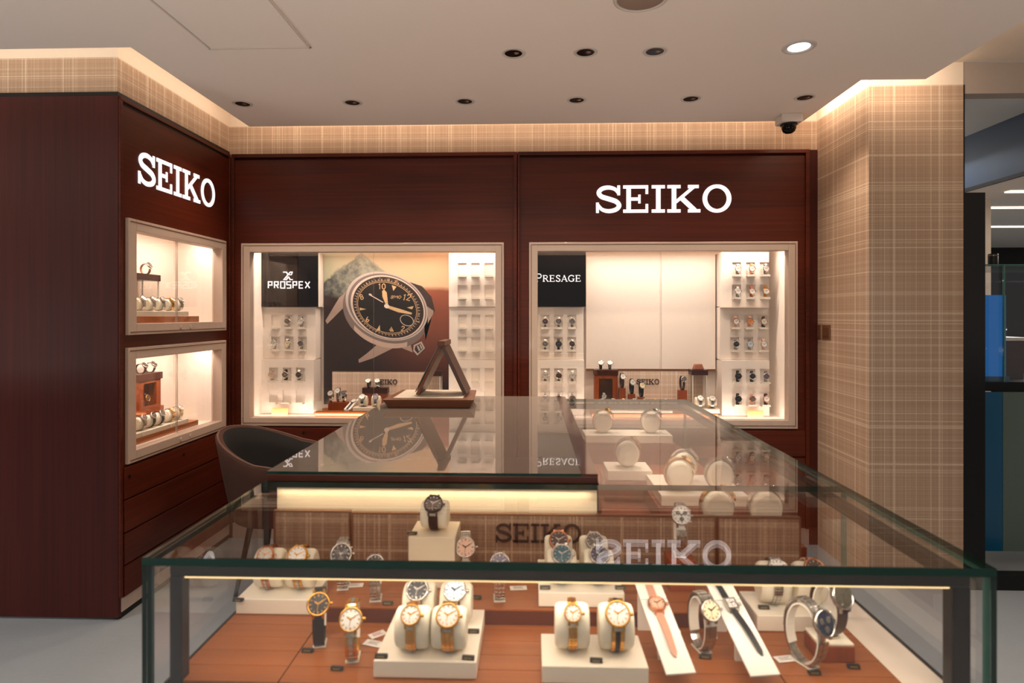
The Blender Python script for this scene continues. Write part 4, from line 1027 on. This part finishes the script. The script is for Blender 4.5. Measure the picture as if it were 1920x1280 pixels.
num('10',560,368,52); num('12',790,470,56,-15); num('8',395,470,48,20); num('6',445,685,50,10); num('4',668,775,44); num('2',780,765,44,-10)
num('10',640,290,22); num('20',715,305,22,-10); num('1',570,280,22); num('4',945,620,20); num('6',945,690,20)
num('SEIKO',676,448,26,-44)
lay_('printed_numerals', [nm], P_G)
lay_('printed_markers', [pprism([(690,330),(735,345),(705,385)],10), pprism([(380,545),(445,560),(385,572)],10), pprism([(575,710),(578,765),(540,768)],10), pprism([(900,530),(835,545),(885,562)],10), pprism([(690,735),(710,775),(672,775)],10)], P_G)
lay_('printed_hands', [pprism([(640,535),(600,440),(598,385),(618,372),(642,400),(648,450),(655,520)],11), pprism([(640,520),(760,555),(885,595),(880,612),(750,590),(635,545)],11)], P_G)
lay_('printed_second_hand', [pprism([(480,418),(610,492),(605,498),(476,426)],12), pprism(ell(484,421,16,10,20,16),12), pprism(ell(642,532,26,20,20,24),12)], P_W)
lay_('printed_lens', [ringp(835,668,66,48,25,7,11)], P_S1)
lay_('printed_crown', [pprism([(900,905),(975,870),(1008,935),(935,1005),(895,960)],3)], P_S1)
lay_('printed_crown_face', [pprism([(915,915),(968,888),(992,935),(938,985),(908,950)],4)], P_S3)
lay_('printed_crown_ridge', [pprism([(930,915),(942,908),(965,952),(950,965)],5), pprism([(955,902),(966,896),(985,935),(972,945)],5)], P_S1)

# ------------------------------------------------------------------ things standing in the left (poster) case
SH_ = ZO0-.0015
def placard(label, x0, x1, z0, z1, y, lx, lw, lz, lh):
    b = thing('sign_board', label, 'sign board', ((x0+x1)/2,y,z0))
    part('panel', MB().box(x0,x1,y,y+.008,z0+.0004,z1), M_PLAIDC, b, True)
    part('rim', MB().box(x0,x1,y-.001,y+.010,z1,z1+.003), M_BRASSW, b, True)
    slab_word(b, M3((lx,y-.0005,lz),(lw/WORD_W,0,0),(0,0,lh),(0,-1,0)), .003, M_SIGND)
    return b
a = at_y(623,760,3.96); b_ = at_y(826,697,3.96); l0 = at_y(704,720,3.96); l1 = at_y(745,711,3.96)
placard('pale woven board with small dark letters under the watch poster', a.x, b_.x, SH_, b_.z, 3.96, l0.x, l1.x-l0.x, l0.z, l1.z-l0.z)
a = at_y(1150,748,3.955); b_ = at_y(1320,697,3.955); l0 = at_y(1193,720,3.955); l1 = at_y(1236,710.5,3.955)
placard('pale woven board with small dark letters in the right case', a.x, b_.x, SH_, b_.z+.005, 3.955, l0.x, l1.x-l0.x, l0.z, l1.z-l0.z)
def wtray(label, x0, x1, y0, y1, h_): return single('low_riser', label, 'riser', MB().box(x0,x1,y0,y1,SH_+.0004,SH_+h_), M_ORANGE, None, bevel=.002)
a = at_y(592,772,3.80)
wtray('orange wooden base in the poster case', a.x, -.62, 3.79, 3.945, .030)
zt = SH_+.0308
def sx(px, Y): return at_y(px, 700, Y).x
# block of three cuffs
single('wooden_step', 'small wooden step holding three cuff watches in the poster case', 'riser', MB().box(sx(617,3.86),sx(652,3.86),3.84,3.89,zt,zt+.05), M_WBOX, None, bevel=.001)
for i, px in enumerate((622,634,646)):
    px_z = zt+.0506
    watch(f'{["steel","white dialled","grey dialled"][i]} cuff watch, {["left","middle","right"][i]} of three on the wooden step of the poster case', (sx(px,3.865),3.865+(.012 if i == 1 else 0),px_z), 0, .026,.036+(.010 if i == 1 else 0),34,.019,'steel',['silver','white','grey'][i],'link',.017,0)
t = thing('acrylic_card', 'small milky acrylic card stand at the left of the poster case base', 'card stand', (sx(598,3.80),3.80,zt)); part('card', MB().box(-.035,.02,-.002,.002,.0004,.065), M_ACL, t); part('foot', MB().box(-.035,.02,.002,.020,.0004,.003), M_ACL, t)
t = thing('watch_ramp', 'small white ramp with striped strap watch in the poster case', 'display stand', (sx(652,3.82),3.82,zt))
mtp = M3((sx(652,3.82)-.02,3.80,zt+.012),(1,0,0),(.35,.75,.55),(0,-.59,.81)); part('board', MB().box(0,.04,0,.10,-.003,0,0,mtp), M_WHITE, t, True); part('support', MB().box(.004,.034,.001,.004,-.014,-.003,0,M3((sx(652,3.82)-.02,3.80,zt+.014),(1,0,0),(0,1,0),(0,0,1))), M_WHITE, t, True)
w_ = thing('wristwatch', 'steel watch on a striped navy and white strap lying on the small ramp', 'watch', (sx(652,3.82),3.83,zt+.05))
part('strap', MB().box(.013,.027,.002,.070,.0004,.002,0,mtp), strapm('navy'), w_, True); part('case', MB().lathe([(.018,.0006),(.018,.006),(.014,.007)],16,mtp @ Matrix.Translation((.02,.078,.001))), metal('steel'), w_, True); part('dial', MB().lathe([(.0145,.0072),(.0004,.0075)],16,mtp @ Matrix.Translation((.02,.078,.001)),0,False,False), dialm('silver'), w_, True)
pl = block('cream two cushion block on the poster case base', sx(663,3.82), sx(724,3.82), 3.80,3.89, zt+.0004, zt+.024, [(.055,.045,0),(.140,.045,0)], M_BLOCKW)
for (p,yw), d_ in zip(pl, ('white','mauve')): watch(f'{d_} dial steel watch on the cream block of the poster case base', p, yw, .029,.035,46,.020,'steel',d_,'link',.018,0)
def dark_box(label, x0, x1, y0, y1, z0, z1, m=M_WDARK, split=None):
    t = thing('wooden_box', label, 'display box', ((x0+x1)/2,y0,z0))
    part('body', MB().box(x0+.006,x1-.006,y0+.004,y1-.004,z0+.0004,z1-.036), M_WBOX, t, True, bevel=.001); part('lid', MB().box(x0,x1,y0,y1,z1-.0355,z1), m, t, True, bevel=.001)
    return t
za = at_y(700,727,3.90).z
dark_box('dark lidded wooden box with two watches on top in the poster case', sx(679,3.90), sx(726,3.90), 3.90, 3.955, SH_, za)
for i, px in enumerate((692,709)): watch(f'steel white dial watch, {["left","right"][i]} of two on the dark box of the poster case', (sx(px,3.925),3.925,za+.0006), 0, .024,.026,40,.018,'steel','white','link' if i else 'brown',.016,0)
def riser_clear(label, x0, x1, y0, y1, z0, z1, m=M_WDARK):
    t = thing('glass_riser', label, 'display box', ((x0+x1)/2,y0,z0))
    part('top_slab', MB().box(x0,x1,y0,y1,z1-.034,z1), m, t, True, bevel=.001)
    part('glass_body', MB().box(x0+.008,x1-.008,y0+.006,y1-.006,z0+.004,z1-.0345), M_CLEAR, t, True)
    for qx in (x0+.006,x1-.012):
        for qy in (y0+.004,y1-.010): part('leg', MB().box(qx,qx+.006,qy,qy+.006,z0+.0004,z1-.0345), M_ACL, t, True)
    return t
zb = at_y(815,695,3.87).z
riser_clear('glass riser with dark top behind the table mirror', sx(798,3.87), sx(828,3.87), 3.86,3.945, SH_, zb)
watch('steel watch on the glass riser behind the table mirror', (sx(814,3.90),3.90,zb+.0006), 0, .024,.024,40,.018,'steel','white','link',.016,0)
def plaque(label, px0, px1, Y, tilt):
    a = sx(px0,Y); b = sx(px1,Y)
    t = thing('amber_plaque', label, 'plaque', ((a+b)/2,Y,SH_))
    part('face', MB().hexa([(a,Y,SH_+.0004),(b,Y,SH_+.0004),(b,Y+.006,SH_+.0004),(a,Y+.006,SH_+.0004),(a,Y+.012,SH_+.045),(b,Y+.012,SH_+.045),(b,Y+.018,SH_+.045),(a,Y+.018,SH_+.045)]), M_AMBER, t, True, bevel=.001)
    part('back_foot', MB().box(a+.01,b-.01,Y+.0185,Y+.040,SH_+.0004,SH_+.004), M_AMBER, t, True)
plaque('small amber plaque on the shelf below the poster case left tower', 509, 539, 3.815, 0)
plaque('small amber plaque on the shelf below the right end tower', 1402, 1432, 3.815, 0)

# ------------------------------------------------------------------ things standing in the right case
wtray('orange wooden base across the right case', sx(1110,3.80), sx(1346,3.80), 3.80, 3.95, .028)
zt = SH_+.0288
zb = at_y(1135,693,3.88).z
t = thing('wooden_box', 'tall wooden box with dark lid and window at the left of the right case', 'display box', (sx(1136,3.88),3.88,zt))
x0, x1 = sx(1114,3.88), sx(1159,3.88); za = zb-.036
mb = MB(); holed(mb, x0+.004, x1-.004, zt+.0004, za, [(x0+.030,x1-.036,zt+.03,za-.02)], put_y(3.875,3.885)); mb.box(x0+.004,x1-.004,3.885,3.945,zt+.0004,zt+.02); mb.box(x0+.004,x0+.012,3.885,3.945,zt+.02,za); mb.box(x1-.012,x1-.004,3.885,3.945,zt+.02,za); mb.box(x0+.012,x1-.012,3.938,3.945,zt+.02,za)
part('body', mb, M_WBOX, t, True); part('lid', MB().box(x0,x1,3.87,3.95,za+.0004,zb), M_WDARK, t, True, bevel=.001)
part('window_pane', MB().box(x0+.030,x1-.036,3.879,3.882,zt+.03,za-.02), M_GLASSD, t, True); part('inner_board', MB().box(x0+.014,x1-.014,3.930,3.936,zt+.021,za-.002), mat('grey_inner_board',(96,84,78),.6), t, True)
watch('steel watch inside the windowed wooden box of the right case', ((x0+x1)/2-.012,3.91,zt+.045), 0, .016,.034,20,.017,'steel','silver','link',.014,0)
for i, px in enumerate((1126,1143)): watch(f'steel white dial watch, {["left","right"][i]} of two on the tall windowed box', (sx(px,3.91),3.91,zb+.0006), 0, .024,.024,40,.018,'steel','white','brown' if i == 0 else 'link',.016,0)
for px, top, Y, lb, dl, st in ((1166,727,3.90,'first','white','brown'),(1184,738,3.88,'second','silver','black'),(1202,744,3.86,'third','champagne','black')):
    zc = at_y(px,top,Y).z; single('wooden_cube', f'{lb} small wooden cube right of the windowed box in the right case', 'riser', MB().box(-.021,.021,-.02,.02,.0006,zc-zt), M_WBOX, None, (sx(px,Y),Y,zt), bevel=.001)
    watch(f'{dl} dial watch with {st} strap on the {lb} wooden cube of the right case', (sx(px,Y),Y,zc+.0008), R(8), .024,.047,34,.019,'steel',dl,st,.018,0)
for i, px in enumerate((1224,1243)): watch(f'steel bracelet watch with white dial, {["left","right"][i]} of two beside the cubes of the right case', (sx(px,3.87),3.87,zt+.0006), R(20 if i == 0 else -10), .028,.034,40,.020,'steel','white','link' if i else 'brown',.017,0)
zc = at_y(1279,731,3.90).z; single('wooden_pillar', 'slim wooden pillar carrying a dark strapped watch in the right case', 'riser', MB().box(-.026,.026,-.022,.022,.0006,zc-zt), M_WBOX, None, (sx(1279,3.90),3.90,zt), bevel=.001)
watch('grey dial watch with brown strap on the slim wooden pillar', (sx(1279,3.90),3.90,zc+.0008), R(12), .024,.044,36,.019,'steel','grey','brown',.017,0)
zb = at_y(1311,693,3.88).z
riser_clear('glass riser with dark top at the right of the right case', sx(1296,3.88), sx(1327,3.88), 3.87,3.95, zt, zb)
t = thing('wooden_pad', 'brown leather pad on the glass riser of the right case', 'pad', (sx(1309,3.91),3.91,zb)); part('pad', MB().hexa([(-.034,-.02,.0006),(.034,-.02,.0006),(.034,.02,.0006),(-.034,.02,.0006),(-.024,-.014,.034),(.022,-.014,.036),(.022,.014,.036),(-.024,.014,.034)]), mat('brown_pad',(150,92,64),.5), t, bevel=.004)
pl = block('cream two cushion block at the right of the right case', sx(1298,3.83), sx(1347,3.83), 3.802,3.866, zt+.0004, zt+.028, [(.045,.032,0),(.120,.032,0)], M_BLOCKW)
for i, (p,yw) in enumerate(pl): watch(f'steel white dial watch, {["left","right"][i]} on the cream block at the right of the right case', p, yw, .029,.035,46,.020,'steel','white' if i == 0 else 'silver','link',.018,0)
pl = block('long cream block with seven cushions in front of the cubes in the right case', sx(1120,3.79)+.004, sx(1262,3.79), 3.802,3.850, zt+.0004, zt+.016, [(.03+.066*i,.025,0) for i in range(7)], M_BLOCKW, .022,.030,.046)
for i, (p,yw) in enumerate(pl): watch(f'pale watch on {["first","second","third","fourth","fifth","sixth","seventh"][i]} cushion of the long seven cushion block', p, yw, .022,.030,46,.018,['steel','steel','gold','steel','steel','gold','steel'][i],'white','link',.016,0)

# ------------------------------------------------------------------ things standing in the two left wall cases
U0, U1 = LO[0][2]-.0015, LO[1][2]-.0015
YAW = PI/2
single('low_riser', 'orange wooden base in the upper left wall case', 'riser', MB().box(-2.10,-1.955,2.80,3.49,U0+.0004,U0+.036), M_ORANGE, None, bevel=.002)
pl = block('long cream block with seven cushions in the upper left wall case', -1.965,-1.905,2.815,3.30,U0+.0366,U0+.062,[(.0,.0,0)][:0], M_BLOCKW)
ub = bpy.data.objects[[o.name for o in bpy.data.objects if o.get('label') == 'long cream block with seven cushions in the upper left wall case'][0]]
bpy.data.objects.remove([c for c in ub.children][0])
ub.location = (-2.045,2.815,U0+.0366); WM[ub.name] = Matrix.Translation(ub.location)
part('base', MB().box(0,.085,0,.575,.0006,.026), M_BLOCKW, ub, bevel=.0015)
for i in range(7):
    y_ = .035+.083*i; cushion(ub, (.042,y_,.029), YAW, .029,.033,.054)
    watch(f'{["steel","gold","steel","two tone","steel","gold","steel"][i]} watch on {["first","second","third","fourth","fifth","sixth","seventh"][i]} cushion from the front in the upper left case', (-2.045+.042,2.815+y_,U0+.0366+.0304), YAW, .029,.033,44,.018,'gold' if i in (1,5) else 'steel','white' if i%2 else 'silver','link',.017,0)
riser_clear('glass riser with brown top in the upper left wall case', -2.168,-2.06, 2.98,3.29, U0+.0366, 1.62)
watch('brown strapped watch on the riser of the upper left wall case', (-2.105,3.225,1.6206), YAW, .024,.028,40,.020,'steel','brown','tan',.018,0)
single('low_riser', 'orange wooden base in the lower left wall case', 'riser', MB().box(-2.10,-1.948,2.79,3.47,U1+.0004,U1+.030), M_ORANGE, None, bevel=.002)
zl = U1+.0306
def lblock(short, label, y0, n, x0, z0, names):
    L = .075*n+.01
    t = thing('watch_block', label, 'display stand', (x0,y0,z0)); part('base', MB().box(0,.085,0,L,.0006,.024), M_BLOCKW, t, bevel=.0015)
    for i in range(n):
        y_ = .042+.075*i; cushion(t, (.042,y_,.027), YAW, .029,.034,.056)
        m_, d_, s_ = names[i]; watch(f'{d_} dial {"gold" if m_ == "gold" else m_} watch on {["first","second","third"][i]} cushion of the {short} block, lower left wall case', (x0+.042,y0+y_,z0+.0284), YAW, .029,.034,44,.019,m_,d_,s_,.018,0)
lblock('nearest', 'cream two cushion block nearest the front in the lower left wall case', 2.795, 2, -2.035, zl, [('gold','brown','brown'),('steel','olive','black')])
lblock('middle', 'cream three cushion block in the middle of the lower left wall case', 2.965, 3, -2.035, zl, [('steel','grey','link'),('steel','black','black'),('steel','black','black')])
lblock('back', 'cream two cushion block at the back of the lower left wall case', 3.21, 2, -2.035, zl, [('gold','champagne','link'),('steel','white','link')])
single('wooden_step', 'wooden step behind the blocks in the lower left wall case', 'riser', MB().box(-2.172,-2.098,2.82,3.38,U1+.0004,.885), M_WBOX, None, bevel=.001)
t = thing('wooden_box', 'orange wooden box with dark lid and window in the lower left wall case', 'display box', (-2.13,3.16,.885))
mb = MB(); holed(mb, 3.16, 3.35, .8856, 1.040, [(3.20,3.31,.90,1.025)], put_x(-2.108,-2.098)); mb.box(-2.17,-2.108,3.16,3.168,.8856,1.040); mb.box(-2.17,-2.108,3.342,3.35,.8856,1.040); mb.box(-2.17,-2.160,3.168,3.342,.8856,1.040)
part('body', mb, M_WBOX, t, True); part('lid', MB().box(-2.175,-2.092,3.15,3.36,1.0404,1.078), M_WDARK, t, True, bevel=.001)
watch('dark watch inside the window of the orange box in the lower left case', (-2.135,3.255,.89), YAW, .018,.038,20,.019,'gold','brown','brown',.017,0)
for i in range(2): watch(f'brown strapped watch, {["first","second"][i]} of two atop the orange box, lower left case', (-2.132,3.225+.08*i,1.0788), YAW, .026,.026,40,.020,'steel','brown','brown',.018,0)
for i in range(2): watch(f'steel watch, {["first","second"][i]} of two on the wooden step in the lower left case', (-2.138,2.99+.08*i,.8856), YAW, .028,.030,40,.020,'steel','white','link',.018,0)

# ------------------------------------------------------------------ beyond the right wall: the neighbouring shopfront
M_BLUE = mat('blue_lightbox', (4,34,80), .25, emis=(6,116,196), es=.42)
M_BLUED = mat('deep_blue_film', (14,86,124), .3, 0, .3)
M_FASC = mat('blue_grey_fascia', (66,82,104), .5)
M_GG = mat('grey_green_panel', (96,112,104), .5)
struct('door_1', MB().box(2.2245,2.232,3.176,3.25,0,ZP).box(2.232,2.338,3.18,3.24,.076,2.03), M_BLACK)
struct('trim_9', MB().box(2.232,4.6,3.14,3.20,0,.076), M_BLACK)
struct('trim_10', MB().box(2.226,6.5,3.262,7.5,2.54,2.70), M_CEIL2)
struct('trim_13', MB().box(2.2245,6.5,3.181,3.26,2.585,2.699).box(2.234,6.5,3.181,3.26,2.54,2.585), mat('bulkhead_paint',(166,150,138),.85))
struct('wall_neighbour', MB().box(2.78,2.86,2.96,7.0,2.205,2.54), M_FASC)
struct('trim_11', MB().box(2.772,2.782,2.96,7.0,2.185,2.207), M_BLACK)
struct('trim_12', MB().box(2.86,6.5,3.2,7.5,2.205,2.26), M_CEIL)
struct('wall_far', MB().box(2.3,6.5,7.4,7.5,0,2.6), M_BLACK)
struct('window_1', MB().pane(2.775,2.784,2.9,3.10,.10,2.5), [M_GLASS, M_EDGE])
for i, (y, xa, xb) in enumerate(((4.6,3.0,4.2),(4.0,3.1,4.4),(5.6,3.6,4.6))):
    single('light_slot', f'slim ceiling light slot of the neighbouring shop, {["middle","nearest","farthest"][i]} of three', 'ceiling light', MB().box(xa,xb,y,y+.05,2.197,2.204), mat('warm_slot',(255,240,215),.5,emis=(255,236,205),es=2.2))
t = thing('neighbour_showcase', 'tall glass showcase with bright blue lightbox beyond the black door frame', 'showcase', (2.55,3.5,0))
a = at_y(1847,715,3.5); b_ = at_y(1886,553,3.5)
part('blue_lightbox', MB().box(2.38,b_.x,3.5,3.54,a.z,b_.z), M_BLUE, t, True)
part('blue_base', MB().box(2.37,b_.x+.005,3.48,3.56,a.z-.0,a.z+.03), M_BLUED, t, True)
part('counter_band', MB().box(2.33,4.2,3.42,3.95,at_y(1860,733,3.42).z,at_y(1860,716,3.42).z), M_BLACK, t, True)
part('glass_front', MB().pane(2.36,4.2,3.43,3.438,at_y(1860,716,3.42).z,at_y(1860,497,3.43).z), [M_GLASS,M_EDGE2], t, True)
part('glass_top', MB().pane(2.36,4.2,3.438,3.95,at_y(1860,499,3.43).z,at_y(1860,495,3.43).z), [M_GLASS,M_EDGE2], t, True)
xm = at_y(1882,600,3.42).x
part('glass_edge', MB().box(xm,xm+.008,3.42,3.4295,at_y(1860,716,3.42).z,at_y(1860,497,3.43).z), M_EDGE2, t, True)
z1 = at_y(1860,734,3.42).z
part('blue_film', MB().box(2.34,at_y(1880,800,3.40).x,3.40,3.41,.10,z1), M_BLUED, t, True)
part('grey_panel', MB().box(at_y(1880,800,3.40).x+.002,4.2,3.40,3.41,.10,z1), M_GG, t, True)
part('back_board', MB().box(2.60,2.66,3.95,3.98,z1,1.62), mat('grey_post',(84,76,72),.6), t, True)
# its small lettering
l0 = at_y(1843,575,3.5); mb = MB(); xx_ = 0; k = .075/WORD_W
for ch in 'SEIKO':
    xx_ += slab_letter(mb, ch, xx_, M3((2.385,3.4995,l0.z),(k*1.3,0,0),(0,0,.030),(0,-1,0)), .001)
part('lettering', mb, mat('navy_letter',(10,36,80),.5), t, True)
mb = MB(); lz = at_y(1855,930,3.4); 
for i, wd in enumerate((.055,.050,.060)):
    for q in range(5): mb.box(2.40+.012*q, 2.40+.012*q+.007, 3.398, 3.3995, at_y(1855,868+18*i,3.4).z, at_y(1855,868+18*i,3.4).z+.016)
mb.stroke([(2.405,at_y(1855,950,3.4).z),(2.405,at_y(1855,925,3.4).z),(2.445,at_y(1855,925,3.4).z),(2.445,at_y(1855,935,3.4).z),(2.42,at_y(1855,938,3.4).z)], .008, 0, .0015, M3((0,3.3995,0),(1,0,0),(0,0,1),(0,-1,0)))
part('film_print', mb, mat('pale_print',(150,178,196),.5), t, True)
zs = at_y(1905,632,3.6).z
t = thing('wooden_stand', 'dark wooden stand with white tray in the neighbouring showcase', 'display stand', (2.66,3.6,z1))
zb_ = at_y(1860,716,3.42).z
part('body', MB().box(2.62,2.85,3.58,3.72,zb_+.0006,zs-.02), M_WDARK, t, True, bevel=.002); part('tray', MB().box(2.61,2.86,3.57,3.73,zs-.0196,zs), M_BLOCKW, t, True, bevel=.002)
for i in range(2): watch(f'black strapped watch in the neighbouring showcase, {["nearer the post","farther from the post"][i]}', (2.665+.075*i,3.63,zs+.0006), R(60), .032,.032,40,.02,'steel','white','black' if i == 0 else 'navy',.018,0)
t = thing('black_canister', 'small black cylinder standing on top of the neighbouring glass showcase', 'cylinder', (at_y(1862,495,3.6).x,3.6,at_y(1860,495,3.43).z)); part('body', MB().lathe([(.025,.0006),(.025,.07),(.022,.074)],20), M_BLACK, t); part('rim', MB().lathe([(.026,.060),(.026,.066)],20), M_SS, t)
light('AREA', 'neighbour_fill', (4.2,4.2,2.15), 30, (1,.9,.8), (0,0,0), 1.2)
light('AREA', 'neighbour_fill', (2.52,4.9,2.50), 26, (.75,.87,1), (0,R(25),0), .3, 2.0)  # unseen lamp added to brighten the blue-grey fascia
light('AREA', 'showcase_light', (2.75,3.70,1.60), 3, (.8,.9,1), (0,0,0), .6, .2)
